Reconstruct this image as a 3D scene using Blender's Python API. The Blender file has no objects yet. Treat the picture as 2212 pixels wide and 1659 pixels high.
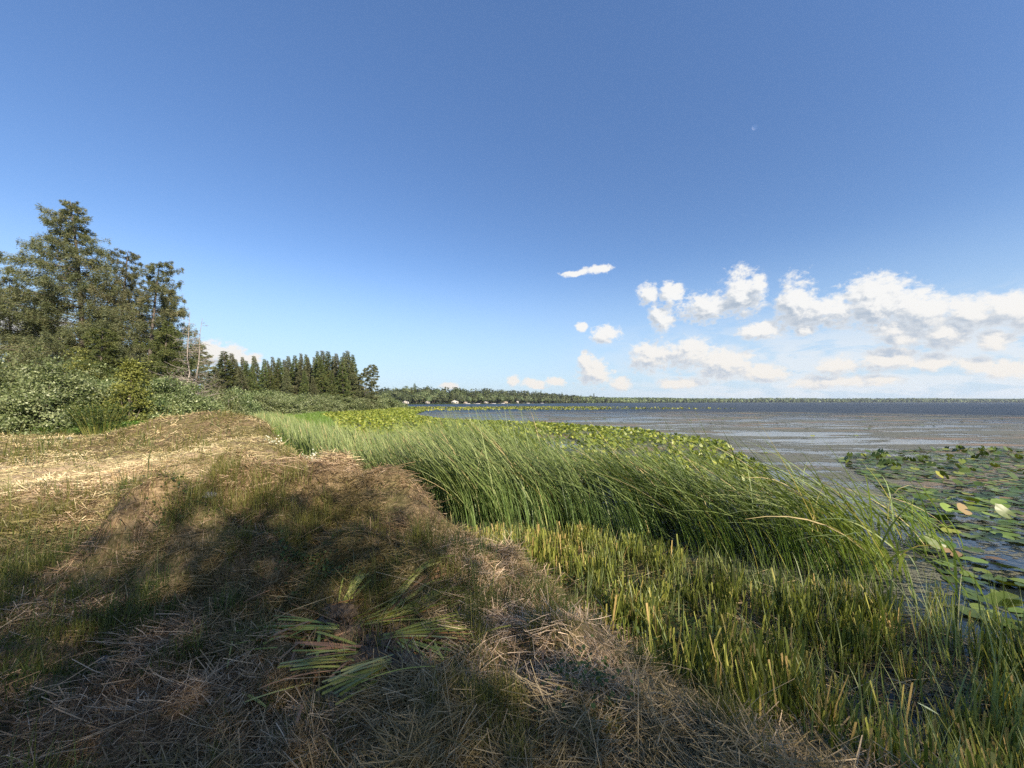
import bpy, math, random
import numpy as np
from mathutils import Vector
R = math.radians
rng = np.random.default_rng(7)
random.seed(7)
sc = bpy.context.scene
C = sc.collection

ORD = 'first second third fourth fifth sixth seventh eighth ninth tenth eleventh twelfth thirteenth fourteenth fifteenth sixteenth seventeenth eighteenth nineteenth twentieth twenty-first twenty-second'.split()
def from_ends(vals, i):                                  # place in a row counted from the nearer end
    r = sorted(range(len(vals)), key=lambda k: vals[k]).index(i); n_ = len(vals)
    return (ORD[r], 'left') if r < n_ / 2 else (ORD[n_ - 1 - r], 'right')
# ------------------------------------------------------------------ camera
CAM_Z = 2.3
cam_d = bpy.data.cameras.new("camera"); cam = bpy.data.objects.new("camera", cam_d); C.objects.link(cam)
cam_d.sensor_fit = 'HORIZONTAL'; cam_d.sensor_width = 34.6; cam_d.lens = 13.0
cam_d.clip_start = 0.05; cam_d.clip_end = 30000
PITCH = R(2.69)
cam.location = (0, 0, CAM_Z); cam.rotation_euler = (R(90) + PITCH, 0, 0)
sc.camera = cam
sc.render.engine = 'CYCLES'
sc.cycles.use_denoising = False
try:
    sc.cycles.denoiser = 'OPENIMAGEDENOISE'; sc.cycles.denoising_input_passes = 'RGB_ALBEDO_NORMAL'
    sc.cycles.denoising_prefilter = 'ACCURATE'
except Exception: pass
sc.cycles.max_bounces = 5; sc.cycles.diffuse_bounces = 3; sc.cycles.glossy_bounces = 2
sc.cycles.transmission_bounces = 3; sc.cycles.transparent_max_bounces = 8; sc.cycles.volume_bounces = 0
sc.cycles.caustics_reflective = False; sc.cycles.caustics_refractive = False
sc.cycles.sample_clamp_indirect = 4.0
vs = sc.view_settings
sc.display_settings.display_device = 'sRGB'
vs.view_transform = 'Standard'; vs.look = 'None'; vs.gamma = 1.0; vs.use_curve_mapping = False
vs.exposure = 1.1

FPX, UC, VC = 13.0 / 34.6 * 2212, 1106.0, 829.5      # photo viewed 2212 px wide
def ray(u, v):                                        # direction of a photo pixel in the world
    a, b = (u - UC) / FPX, (VC - v) / FPX
    c, s = math.cos(PITCH), math.sin(PITCH)
    d = np.array([a, c - b * s, s + b * c]); return d / np.linalg.norm(d)
def at_z(u, v, z):
    d = ray(u, v); t = (z - CAM_Z) / d[2]; return float(d[0] * t), float(d[1] * t)
def at_d(u, v, D):
    d = ray(u, v); t = D / d[1]; return float(d[0] * t), D, float(CAM_Z + d[2] * t)

# ------------------------------------------------------------------ sun
SUN_EL, SUN_AZ = R(31), R(180 - 39)                   # azimuth clockwise from +Y
S = np.array([math.sin(SUN_AZ) * math.cos(SUN_EL), math.cos(SUN_AZ) * math.cos(SUN_EL), math.sin(SUN_EL)])
sl = bpy.data.lights.new("sun", 'SUN'); sun = bpy.data.objects.new("sun", sl); C.objects.link(sun)
sl.energy = 5.0; sl.angle = R(0.53); sl.color = (1.0, 0.86, 0.68)
sun.rotation_euler = Vector(S).to_track_quat('Z', 'Y').to_euler(); sun.location = (30, -30, 40)

# ------------------------------------------------------------------ node helper
class NT:
    def __init__(s, tree): s.t = tree; s.n = tree.nodes; s.l = tree.links
    def put(s, sock, val):
        if isinstance(val, bpy.types.NodeSocket): s.l.new(val, sock)
        elif val is not None: sock.default_value = val
    def node(s, typ, ins=None, **kw):
        nd = s.n.new(typ)
        for k, v in kw.items(): setattr(nd, k, v)
        for k, v in (ins or {}).items(): s.put(nd.inputs[k], v)
        return nd
    def m(s, op, a, b=None, c=None, clamp=False):
        nd = s.n.new('ShaderNodeMath'); nd.operation = op; nd.use_clamp = clamp
        s.put(nd.inputs[0], a)
        if b is not None: s.put(nd.inputs[1], b)
        if c is not None: s.put(nd.inputs[2], c)
        return nd.outputs[0]
    def v(s, op, a, b=None, out=0):
        nd = s.n.new('ShaderNodeVectorMath'); nd.operation = op
        s.put(nd.inputs[0], a)
        if b is not None: s.put(nd.inputs[1], b)
        return nd.outputs[out]
    def mr(s, val, a, b, c=0.0, d=1.0, smooth=True):
        nd = s.n.new('ShaderNodeMapRange'); nd.interpolation_type = 'SMOOTHSTEP' if smooth else 'LINEAR'
        s.put(nd.inputs[0], val)
        for i, x in enumerate((a, b, c, d)): s.put(nd.inputs[i + 1], x)
        return nd.outputs[0]
    def mix(s, f, a, b, blend='MIX'):
        nd = s.n.new('ShaderNodeMix'); nd.data_type = 'RGBA'; nd.blend_type = blend
        s.put(nd.inputs[0], f)
        s.put(nd.inputs[6], a if isinstance(a, bpy.types.NodeSocket) else (*a, 1)[:4])
        s.put(nd.inputs[7], b if isinstance(b, bpy.types.NodeSocket) else (*b, 1)[:4])
        return nd.outputs[2]
    def noise(s, vec, scale, detail=4, rough=0.5, dist=0.0, dim='3D'):
        nd = s.n.new('ShaderNodeTexNoise'); nd.noise_dimensions = dim
        if vec is not None: s.l.new(vec, nd.inputs['Vector'])
        nd.inputs['Scale'].default_value = scale; nd.inputs['Detail'].default_value = detail
        nd.inputs['Roughness'].default_value = rough; nd.inputs['Distortion'].default_value = dist
        return nd.outputs['Fac']
    def ramp(s, f, stops):
        nd = s.n.new('ShaderNodeValToRGB'); cr = nd.color_ramp
        while len(cr.elements) < len(stops): cr.elements.new(0.5)
        for e, (p, c) in zip(cr.elements, stops): e.position = p; e.color = (*c, 1)
        s.put(nd.inputs[0], f); return nd.outputs[0]

# ------------------------------------------------------------------ world: sky and clouds by direction
world = bpy.data.worlds.new("World"); sc.world = world; world.use_nodes = True
W = NT(world.node_tree); W.n.clear()
sky = W.node('ShaderNodeTexSky', sky_type='NISHITA', sun_disc=False, sun_elevation=SUN_EL, sun_rotation=SUN_AZ,
             altitude=200.0, air_density=1.0, dust_density=0.6, ozone_density=2.2)
tc = W.n.new('ShaderNodeTexCoord')
dirv = tc.outputs['Generated']
sep = W.node('ShaderNodeSeparateXYZ', {0: dirv})
az = W.m('ARCTAN2', sep.outputs[0], sep.outputs[1])
el = W.m('ARCSINE', W.m('MINIMUM', W.m('MAXIMUM', sep.outputs[2], -1.0), 1.0))
p = W.node('ShaderNodeCombineXYZ', {0: az, 1: el, 2: 0.0}).outputs[0]
wn = W.node('ShaderNodeTexNoise', {'Vector': p, 'Scale': 9.0, 'Detail': 3.0, 'Roughness': 0.55}, noise_dimensions='3D').outputs['Color']
warp = W.v('MULTIPLY', W.v('SUBTRACT', wn, (0.5, 0.5, 0.5)), (0.05, 0.022, 0.0))
pw = W.v('ADD', p, warp)
clouds = [  # u, v, ru, rv in the photo
 (1240,588,30,7),(1292,582,26,9),(1404,638,26,24),(1448,636,24,28),(1430,690,30,40),(1535,660,70,36),(1600,632,62,52),(1640,612,26,30),
 (1722,648,46,62),(1800,668,86,44),(1880,655,92,56),(1985,668,100,50),(2090,668,90,44),(2190,664,90,46),
 (1258,706,16,12),(1308,722,34,22),(1645,716,60,22),(1740,712,30,14),(2035,716,66,36),(1930,708,60,22),(2150,736,50,24),
 (1410,772,54,34),(1490,766,56,40),(1565,788,80,34),(1650,806,60,22),(1280,806,40,34),(1262,780,16,20),(1338,826,26,16),
 (1106,822,18,14),(1150,828,26,12),(1202,823,26,11),(1805,790,56,30),(1925,776,62,30),(2010,786,46,24),(1790,824,90,16),(1470,828,50,14),
 (2110,790,60,22),(2180,800,60,26),(972,833,20,8),(470,764,60,26),(545,776,30,14),(40,700,120,36),
 (1160,836,20,5),(1900,822,60,12),(1950,730,40,16)]
def field(pv):
    fld = None
    for (u, v_, ru, rv) in clouds:
        d = ray(u, v_); a0 = math.atan2(d[0], d[1]); e0 = math.asin(d[2])
        dx = ray(u + ru, v_); sa = abs(math.atan2(dx[0], dx[1]) - a0)
        dy = ray(u, v_ - rv); se = abs(math.asin(dy[2]) - e0)
        q = W.v('MULTIPLY', W.v('SUBTRACT', pv, (a0, e0, 0.0)), (1.0 / sa, 1.0 / se, 0.0))
        ln = W.v('LENGTH', q, out=1)
        fld = ln if fld is None else W.node('ShaderNodeMath', {0: fld, 1: ln, 2: 0.35}, operation='SMOOTH_MIN').outputs[0]
    return W.m('SUBTRACT', 1.0, fld)
SH = (0.016, 0.024, 0.0)
blob = field(pw); blob2 = field(W.v('ADD', pw, SH))
pn = W.v('MULTIPLY', p, (1.0, 1.3, 0.0))
def cn(vec):
    lo = W.noise(vec, 11.0, 3, 0.5, 0.2); hi = W.noise(vec, 38.0, 8, 0.66, 0.3)
    return W.m('ADD', W.m('MULTIPLY', lo, 0.5), W.m('MULTIPLY', hi, 0.5))
n1 = cn(pn); n2 = cn(W.v('ADD', pn, (0.006, 0.009, 0.0)))
n3 = W.noise(pn, 62.0, 6, 0.62, 0.2)
dens = W.m('ADD', W.m('MULTIPLY_ADD', blob, 1.25, 0.20), W.m('ADD', W.m('MULTIPLY', W.m('SUBTRACT', n1, 0.5), 3.2), W.m('MULTIPLY', W.m('SUBTRACT', n3, 0.5), 1.7)))
bank_el = W.m('MULTIPLY', W.mr(el, -0.01, 0.02), W.mr(el, 0.22, 0.08))
bank_az = W.mr(az, 0.05, 0.6)
bank = W.m('MULTIPLY', bank_el, bank_az)
bn = W.noise(W.v('MULTIPLY', p, (1.0, 3.2, 0.0)), 13.0, 8, 0.62, 0.5)
bankc = W.m('MULTIPLY', bank, W.mr(bn, 0.38, 0.56))
cover = W.mr(dens, -0.02, 0.72)
db = W.m('ADD', W.m('MULTIPLY', W.m('SUBTRACT', blob, blob2), 1.15), W.m('MULTIPLY', W.m('SUBTRACT', n1, n2), 4.2))
lit = W.mr(db, -0.30, 0.50, 0.0, 1.0)
shade = W.m('MULTIPLY', W.m('SUBTRACT', 1.0, lit), W.mr(dens, 0.1, 1.2, 0.35, 1.0), clamp=True)
warm = W.mr(el, 0.0, 0.22)
hi_c = W.mix(warm, (5.0, 4.75, 4.4), (5.1, 5.1, 5.05))
lo_c = W.mix(warm, (3.0, 3.4, 3.95), (2.35, 2.8, 3.4))
ccol = W.mix(shade, hi_c, lo_c)
hsv = W.node('ShaderNodeHueSaturation', {'Hue': 0.507, 'Saturation': 1.15, 'Value': 1.0, 'Fac': 1.0, 'Color': sky.outputs[0]}).outputs[0]
hsv = W.mix(W.mr(el, 0.3, 0.85), hsv, (0.10, 0.20, 0.42), 'ADD')
skyc = W.mix(W.mr(el, 0.36, 0.0, 0.0, 0.8), hsv, (2.7, 3.7, 4.9))
veil = W.mix(W.m('MULTIPLY', bank, 0.25), skyc, (3.8, 4.35, 5.0))
veil = W.mix(W.m('MULTIPLY', bankc, 0.6), veil, (4.8, 4.9, 5.0))
col = W.mix(W.m('MULTIPLY', cover, W.mr(el, -0.002, 0.012)), veil, ccol)
bg = W.node('ShaderNodeBackground', {'Color': col, 'Strength': 0.086})
W.l.new(bg.outputs[0], W.node('ShaderNodeOutputWorld').inputs[0])

# ------------------------------------------------------------------ object helpers
def tag(o, label=None, cat=None, group=None, kind=None):
    if label: o['label'] = label
    if cat: o['category'] = cat
    if group: o['group'] = group
    if kind: o['kind'] = kind
    return o
def mesh_np(name, V, F, mat=None, attrs=None, smooth=False):
    V = np.ascontiguousarray(V, dtype=np.float32).reshape(-1, 3); F = np.ascontiguousarray(F, dtype=np.int32)
    k = F.shape[1]; me = bpy.data.meshes.new(name)
    me.vertices.add(len(V)); me.vertices.foreach_set('co', V.ravel())
    me.loops.add(F.size); me.loops.foreach_set('vertex_index', F.ravel())
    me.polygons.add(len(F)); me.polygons.foreach_set('loop_start', np.arange(0, F.size, k, dtype=np.int32))
    if smooth: me.polygons.foreach_set('use_smooth', np.ones(len(F), dtype=bool))
    me.update(calc_edges=True)
    for n, a in (attrs or {}).items():
        at = me.attributes.new(n, 'FLOAT', 'POINT'); at.data.foreach_set('value', np.ascontiguousarray(a, dtype=np.float32).ravel())
    if mat: me.materials.append(mat)
    return me
def obj(name, me, parent=None, loc=(0, 0, 0)):
    o = bpy.data.objects.new(name, me); C.objects.link(o); o.location = loc
    if parent: o.parent = parent
    return o
def empty(name, loc=(0, 0, 0), rz=0.0, s=1.0):
    o = bpy.data.objects.new(name, None); C.objects.link(o); o.location = loc; o.rotation_euler = (0, 0, rz); o.scale = (s, s, s)
    o.empty_display_size = 0.2; return o
def copy_tree(o, loc, rz=0.0, s=(1, 1, 1)):
    c = o.copy(); C.objects.link(c); c.location = loc; c.rotation_euler = (0, 0, rz); c.scale = s
    for ch in list(o.children):
        d = ch.copy(); C.objects.link(d); d.parent = c
    return c
class Acc:                                                # collects quads with attributes
    def __init__(s): s.V = []; s.F = []; s.A = []; s.n = 0
    def add(s, V, F, a):
        V = V.reshape(-1, 3); s.V.append(V); s.F.append(F + s.n); s.A.append(np.broadcast_to(a, (len(V),)).astype(np.float32)); s.n += len(V)
    def mesh(s, name, mat, smooth=False):
        return mesh_np(name, np.concatenate(s.V), np.concatenate(s.F), mat, {'rnd': np.concatenate(s.A)}, smooth)
def tube(acc, pts, rad, sides=6, a=0.5):
    pts = np.asarray(pts, float); n = len(pts); rad = np.broadcast_to(rad, (n,))
    T = np.gradient(pts, axis=0); T /= np.linalg.norm(T, axis=1)[:, None] + 1e-9
    ref = np.where(np.abs(T[:, 2:3]) > 0.9, np.array([[1., 0, 0]]), np.array([[0, 0, 1.]]))
    A = np.cross(T, ref); A /= np.linalg.norm(A, axis=1)[:, None] + 1e-9; B = np.cross(T, A)
    th = np.linspace(0, 2 * np.pi, sides, endpoint=False)
    V = pts[:, None] + rad[:, None, None] * (np.cos(th)[None, :, None] * A[:, None] + np.sin(th)[None, :, None] * B[:, None])
    i = np.arange(n - 1)[:, None] * sides; j = np.arange(sides)[None]; j2 = (j + 1) % sides
    F = np.stack([i + j, i + j2, i + sides + j2, i + sides + j], -1).reshape(-1, 4)
    acc.add(V, F, a)

# ------------------------------------------------------------------ numpy noise
_perm = rng.random((256, 256))
def vnoise(x, y):
    xi = np.floor(x).astype(int); yi = np.floor(y).astype(int); fx = x - xi; fy = y - yi
    fx = fx * fx * (3 - 2 * fx); fy = fy * fy * (3 - 2 * fy)
    g = lambda a, b: _perm[a & 255, b & 255]
    return (g(xi, yi) * (1 - fx) + g(xi + 1, yi) * fx) * (1 - fy) + (g(xi, yi + 1) * (1 - fx) + g(xi + 1, yi + 1) * fx) * fy
def fbm(x, y, f, o=4):
    s = 0; a = .5; t = 0
    for k in range(o): s = s + a * vnoise(x * f + 17.3 * k, y * f + 9.1 * k); t += a; a *= .5; f *= 2.03
    return s / t
def sstep(x, a, b):
    t = np.clip((x - a) / (b - a), 0, 1); return t * t * (3 - 2 * t)

# ------------------------------------------------------------------ terrain
LAKE = np.array([(3900, -1200), (900, -330), (200, -95), (60, -34), (26, -16), (14, -6), (8.5, -1.5), (5.4, .2), (4.0, 1.1), (3.4, 1.9), (2.6, 2.45), (1.85, 3.0), (1.4, 3.8), (.95, 4.7), (.2, 5.6), (-1.1, 6.7), (-3.3, 9.4), (-7.8, 14.6), (-16, 26), (-30, 43), (-45, 66), (-53, 90), (-54, 112), (-48, 158), (-75, 175), (-260, 200),
    (-420, 300), (-300, 380), (-180, 392), (-115, 400), (-60, 440), (-15, 520), (42, 640), (147, 850), (300, 1080), (460, 1300), (1010, 1700), (1815, 1900), (2527, 1930), (3900, 1900)], float)
def sdf(x, y, P=LAKE):                                   # > 0 outside the lake, < 0 in it
    d = np.full(x.shape, 1e18); ins = np.zeros(x.shape, bool); n = len(P)
    for i in range(n):
        a = P[i]; b = P[(i + 1) % n]; e = b - a
        t = np.clip(((x - a[0]) * e[0] + (y - a[1]) * e[1]) / (e @ e), 0, 1)
        d = np.minimum(d, (x - a[0] - t * e[0]) ** 2 + (y - a[1] - t * e[1]) ** 2)
        c = (a[1] > y) != (b[1] > y)
        with np.errstate(divide='ignore', invalid='ignore'):
            ins ^= c & (x < (b[0] - a[0]) * (y - a[1]) / (b[1] - a[1]) + a[0])
    d = np.sqrt(d); return np.where(ins, -d, d)
BUMPS = [(-3.5, 4.7, .55, .95, .8), (-2.4, 5.5, .56, 1.5, .8), (-4.4, 6.7, .34, 1.3, 1.3), (-3.2, 7.2, .30, .9, .9), (-11.3, 15.9, 1.0, 2.7, 1.9), (-14.6, 16.6, .8, 2.4, 1.6),
         (-7.4, 10.6, .42, 1.7, 2.6), (-9.0, 13.4, .4, 2.0, 2.0), (-1.0, 4.0, .12, 1.4, .8)]
for (u_, v_, z_, bh_, sx__, sy__) in ((255, 1050, 1.1, .18, .55, .3), (505, 1000, 1.2, .26, .42, .3), (610, 985, 1.2, .24, .35, .3), (745, 1045, 1.0, .2, .4, .3), (345, 1110, 1.1, .14, .4, .3), (860, 1100, .8, .16, .4, .3),
        (770, 1170, .9, .15, .35, .25), (300, 1180, .8, .12, .4, .28), (560, 1190, .9, .12, .4, .25), (420, 1150, 1.0, .15, .35, .3), (960, 1250, .7, .12, .4, .25), (1130, 1240, .5, .12, .3, .22), (150, 1230, .7, .1, .4, .3), (1250, 1400, .5, .1, .3, .2)):
    a_, b_ = at_z(u_, v_, z_); BUMPS.append((a_, b_, bh_ * 1.9, sx__, sy__))
def height(x, y):
    s = sdf(x, y); r = np.hypot(x, y)
    s2 = s + (fbm(x, y, .9, 3) - .5) * .5 * np.exp(-r / 60)
    h = -.55 + .57 * sstep(s2, -2.6, 0.05) + .58 * sstep(s2, 0.0, 1.5) 
    near = np.exp(-r / 40)
    land = sstep(s2, .25, 1.5)
    b = 0
    for (bx, by, bh, sx, sy) in BUMPS:
        q = ((x - bx) / sx) ** 2 + ((y - by) / sy) ** 2
        b = b + bh * np.exp(-q ** 1.25 * .9)
    h = h + b * sstep(s2, .15, 1.1)
    h = h + land * near * ((fbm(x, y, .8, 4) - .5) * .22 + (fbm(x + 70, y + 20, 2.3, 3) - .5) * .36 + (fbm(x + 50, y, 4.2, 3) - .5) * .15)
    bank = np.exp(-((x + 3.) / 4) ** 2 - ((y - 5.5) / 3) ** 2)
    h = h + land * bank * (fbm(x + 9, y + 3, 1.6, 3) - .5) * .34
    farl = sstep(s, 15, 500) * sstep(r, 180, 700)
    h = h + farl * (8 + 20 * fbm(x, y, .0016, 3))
    return h
n = 560
sx_ = 2.0 * np.sinh(8.3 * np.linspace(-1, 1, n)) - 1.0
sy_ = 2.0 * np.sinh(8.3 * np.linspace(-1, 1, n)) + 4.5
X, Y = np.meshgrid(sx_, sy_, indexing='ij')
Z = height(X, Y)
ii = np.arange(n * n).reshape(n, n)
GF = np.stack([ii[:-1, :-1], ii[1:, :-1], ii[1:, 1:], ii[:-1, 1:]], -1).reshape(-1, 4)
# near raster for fast lookups
gx0, gx1, gy0, gy1, gs = -60.0, 16.0, -12.0, 70.0, 0.08
rx = np.arange(gx0, gx1, gs); ry = np.arange(gy0, gy1, gs)
RX, RY = np.meshgrid(rx, ry, indexing='ij'); RH = height(RX, RY); RS = sdf(RX, RY)
def _bil(A, x, y):
    i = np.clip((x - gx0) / gs, 0, len(rx) - 1.001); j = np.clip((y - gy0) / gs, 0, len(ry) - 1.001)
    a = i.astype(int); b = j.astype(int); fi = i - a; fj = j - b
    return (A[a, b] * (1 - fi) + A[a + 1, b] * fi) * (1 - fj) + (A[a, b + 1] * (1 - fi) + A[a + 1, b + 1] * fi) * fj
def H(x, y): return _bil(RH, np.asarray(x, float), np.asarray(y, float))
def SD(x, y): return _bil(RS, np.asarray(x, float), np.asarray(y, float))
def inpoly(x, y, P): return sdf(x, y, np.array(P, float)) < 0

# ------------------------------------------------------------------ materials
def newmat(name):
    m = bpy.data.materials.new(name); m.use_nodes = True; t = NT(m.node_tree); t.n.clear(); return m, t
def out(t, sh): t.l.new(sh, t.node('ShaderNodeOutputMaterial').inputs[0])
def leafmat(name, stops, rough=.5, trans=.3, spec=.4, tint=None, nscale=None, tcol=1.0, var=.3):
    m, t = newmat(name)
    at = t.node('ShaderNodeAttribute', attribute_name='rnd').outputs['Fac']
    c = t.ramp(at, stops)
    if tint:
        g = t.node('ShaderNodeNewGeometry').outputs['Position']
        f = t.mr(t.noise(g, nscale, 3), .42, .6); c = t.mix(t.m('MULTIPLY', f, tint[3]), c, tint[:3])
    oi = t.node('ShaderNodeObjectInfo').outputs['Random']
    c = t.node('ShaderNodeHueSaturation', {'Hue': t.m('MULTIPLY_ADD', oi, .03, .485), 'Saturation': 1.0, 'Value': t.m('MULTIPLY_ADD', oi, var, 1 - var / 2), 'Fac': 1.0, 'Color': c}).outputs[0]
    b = t.node('ShaderNodeBsdfPrincipled', {'Base Color': c, 'Roughness': rough, 'Specular IOR Level': spec})
    if trans:
        tr = t.node('ShaderNodeBsdfTranslucent', {'Color': t.mix(1.0, c, (1.25 * tcol, 1.3 * tcol, .6 * tcol), 'MULTIPLY')})
        out(t, t.node('ShaderNodeMixShader', {0: trans, 1: b.outputs[0], 2: tr.outputs[0]}).outputs[0])
    else: out(t, b.outputs[0])
    return m
M = {}
M['straw'] = leafmat('straw', [(0, (.045, .03, .018)), (.3, (.14, .095, .045)), (.62, (.37, .27, .145)), (1, (.66, .53, .35))], .65, .12, .2, (.13, .125, .035, .6), .8)
M['grass'] = leafmat('grass', [(0, (.025, .045, .01)), (.5, (.065, .095, .022)), (.8, (.15, .16, .045)), (1, (.30, .26, .10))], .5, .3, .3, (.16, .14, .035, .6), .6)
M['reed'] = leafmat('reed', [(0, (.055, .095, .026)), (.45, (.175, .245, .075)), (.85, (.36, .43, .19)), (1, (.50, .42, .20))], .45, .28, .35)
M['fringe'] = leafmat('fringe', [(0, (.06, .12, .018)), (.5, (.11, .20, .03)), (1, (.20, .28, .06))], .5, .35, .3)
M['stub'] = leafmat('stub', [(0, (.035, .045, .012)), (.45, (.15, .19, .035)), (.78, (.34, .36, .08)), (1, (.48, .36, .14))], .5, .25, .3)
M['pad'] = leafmat('pad', [(0, (.03, .055, .012)), (.5, (.075, .12, .022)), (.8, (.15, .2, .035)), (1, (.34, .36, .07))], .42, .12, .3)
M['padfar'] = leafmat('padfar', [(0, (.06, .10, .012)), (.5, (.17, .22, .025)), (1, (.42, .44, .09))], .4, .25, .5)
M['needle'] = leafmat('needle', [(0, (.06, .075, .035)), (.5, (.14, .155, .072)), (.85, (.20, .185, .10)), (1, (.28, .22, .15))], .6, .22, .25)
M['needle2'] = leafmat('needle2', [(0, (.05, .075, .022)), (.6, (.12, .15, .048)), (1, (.23, .23, .085))], .6, .22, .25)
M['leaf'] = leafmat('leaf', [(0, (.04, .06, .016)), (.4, (.11, .145, .05)), (.75, (.25, .29, .14)), (1, (.42, .46, .28))], .45, .25, .4)
M['leafyoung'] = leafmat('leafyoung', [(0, (.08, .095, .02)), (.6, (.19, .20, .05)), (1, (.34, .34, .10))], .5, .3, .3)
M['leafdark'] = leafmat('leafdark', [(0, (.02, .045, .01)), (.6, (.05, .09, .02)), (1, (.11, .16, .035))], .5, .25, .3)
M['leaffar'] = leafmat('leaffar', [(0, (.03, .045, .018)), (.6, (.085, .11, .045)), (1, (.17, .20, .09))], .6, .05, .2, var=.9)
M['white_leaf'] = leafmat('white_leaf', [(0, (.45, .5, .38)), (1, (.8, .82, .72))], .5, .2, .3)
def barkmat(name, a, b, sc_=6.0):
    m, t = newmat(name); g = t.node('ShaderNodeTexCoord').outputs['Object']
    g2 = t.v('MULTIPLY', g, (3, 3, .5))
    f = t.noise(g2, sc_, 6, .6)
    bmp = t.node('ShaderNodeBump', {'Height': f, 'Strength': .7, 'Distance': .03})
    out(t, t.node('ShaderNodeBsdfPrincipled', {'Base Color': t.mix(t.mr(f, .35, .65), a, b), 'Roughness': .85, 'Normal': bmp.outputs[0]}).outputs[0]); return m
M['bark'] = barkmat('bark', (.06, .05, .042), (.15, .125, .105))
M['deadwood'] = barkmat('deadwood', (.17, .145, .12), (.34, .30, .26))
M['twig'] = barkmat('twig', (.06, .05, .035), (.15, .12, .09))
M['root'] = barkmat('root', (.05, .032, .015), (.17, .12, .07), 12)
M['stone'] = barkmat('stone', (.14, .155, .17), (.30, .30, .29), 5)
def plain(name, c, rough=.6, spec=.3):
    m, t = newmat(name); g = t.node('ShaderNodeTexCoord').outputs['Object']
    f = t.noise(g, 3.0, 4); cc = t.mix(t.mr(f, .3, .7), tuple(x * .8 for x in c), c)
    out(t, t.node('ShaderNodeBsdfPrincipled', {'Base Color': cc, 'Roughness': rough, 'Specular IOR Level': spec}).outputs[0]); return m
# ground
m, t = newmat('soil'); g = t.node('ShaderNodeNewGeometry').outputs['Position']
f1 = t.noise(g, 1.1, 6, .6); f2 = t.noise(g, 14.0, 5, .65); f3 = t.noise(t.v('MULTIPLY', g, (1, 1, .2)), 55.0, 3, .6)
cg = t.mix(t.mr(f2, .35, .65), (.075, .052, .03), (.23, .17, .095))
cg = t.mix(t.m('MULTIPLY', t.mr(f1, .45, .62), .6), cg, (.09, .095, .03))
cg = t.mix(t.m('MULTIPLY', t.mr(f3, .55, .7), .6), cg, (.42, .32, .19))
rd = t.v('LENGTH', t.v('MULTIPLY', t.v('SUBTRACT', g, (-10.5, 8.6, .7)), (.2, .36, 0)), out=1)
cg = t.mix(t.m('MULTIPLY', t.mr(rd, 1.25, .6), t.mr(f2, .3, .6, .45, .95)), cg, (.46, .35, .21))
hh = t.m('ADD', t.m('MULTIPLY', f2, .7), t.m('MULTIPLY', f3, .3))
gz = t.node('ShaderNodeSeparateXYZ', {0: g}).outputs[2]
cg = t.mix(t.mr(gz, .16, .0), cg, (.02, .017, .01))
gd = t.v('LENGTH', g, out=1)
cg = t.mix(t.mr(gd, 150, 330), cg, (.05, .07, .025))
out(t, t.node('ShaderNodeBsdfPrincipled', {'Base Color': cg, 'Roughness': .95, 'Specular IOR Level': .1,
    'Normal': t.node('ShaderNodeBump', {'Height': hh, 'Strength': 1.0, 'Distance': .05}).outputs[0]}).outputs[0]); M['soil'] = m
# water
m, t = newmat('lake_water'); g = t.node('ShaderNodeNewGeometry').outputs['Position']
gd = t.v('LENGTH', g, out=1)
w1 = t.noise(t.v('MULTIPLY', g, (1.0, .8, 1)), .8, 5, .62, .3)
w2 = t.noise(t.v('MULTIPLY', g, (1.0, .6, 1)), 7.0, 4, .6)
w3 = t.noise(t.v('MULTIPLY', g, (.25, .12, 1)), .35, 3, .5)
amp = t.m('MULTIPLY', t.mr(gd, 18, 130, .05, 1.0), t.m('MULTIPLY_ADD', t.mr(w3, .35, .65), .6, .5))
bh = t.m('ADD', t.m('MULTIPLY', w1, t.m('MULTIPLY', amp, .9)), t.m('MULTIPLY', w2, t.m('MULTIPLY_ADD', amp, .06, .006)))
bp = t.node('ShaderNodeBump', {'Height': bh, 'Strength': 1.0, 'Distance': 1.0})
out(t, t.node('ShaderNodeBsdfPrincipled', {'Base Color': (.012, .018, .022, 1), 'Roughness': t.mr(gd, 15, 120, .05, .40), 'IOR': 1.333, 'Specular IOR Level': .5, 'Normal': bp.outputs[0]}).outputs[0]); M['water'] = m
# floating weed sheet (holes between the patches of weed)
m, t = newmat('floating_weed'); g = t.node('ShaderNodeNewGeometry').outputs['Position']
sp = t.node('ShaderNodeSeparateXYZ', {0: g}); 
big = t.noise(t.v('MULTIPLY', g, (.10, .34, 1)), .8, 4, .6, .8)
midn = t.noise(t.v('MULTIPLY', g, (.35, 1.3, 1)), 1.6, 5, .65, .5)
fine = t.noise(t.v('MULTIPLY', g, (1, 1.6, 1)), 8.0, 5, .75)
cov = t.m('ADD', t.m('ADD', t.m('MULTIPLY', big, 1.7), t.m('MULTIPLY', midn, .9)), t.m('MULTIPLY', fine, .95))
thr = t.m('ADD', t.mr(sp.outputs[1], 12, 110, 1.71, 1.86, False), t.mr(sp.outputs[1], 9, 4, 0, .10))
al = t.m('GREATER_THAN', cov, thr)
hue = t.noise(t.v('MULTIPLY', g, (.2, .6, 1)), .5, 3)
wc = t.mix(t.mr(hue, .52, .66), (.105, .105, .07), (.21, .145, .085))
wc = t.mix(t.mr(fine, .5, .75), wc, (.15, .15, .08))
b = t.node('ShaderNodeBsdfPrincipled', {'Base Color': wc, 'Roughness': .55, 'Normal': t.node('ShaderNodeBump', {'Height': fine, 'Strength': .8, 'Distance': .05}).outputs[0]})
out(t, t.node('ShaderNodeMixShader', {0: al, 1: t.node('ShaderNodeBsdfTransparent').outputs[0], 2: b.outputs[0]}).outputs[0]); M['weed'] = m

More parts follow.
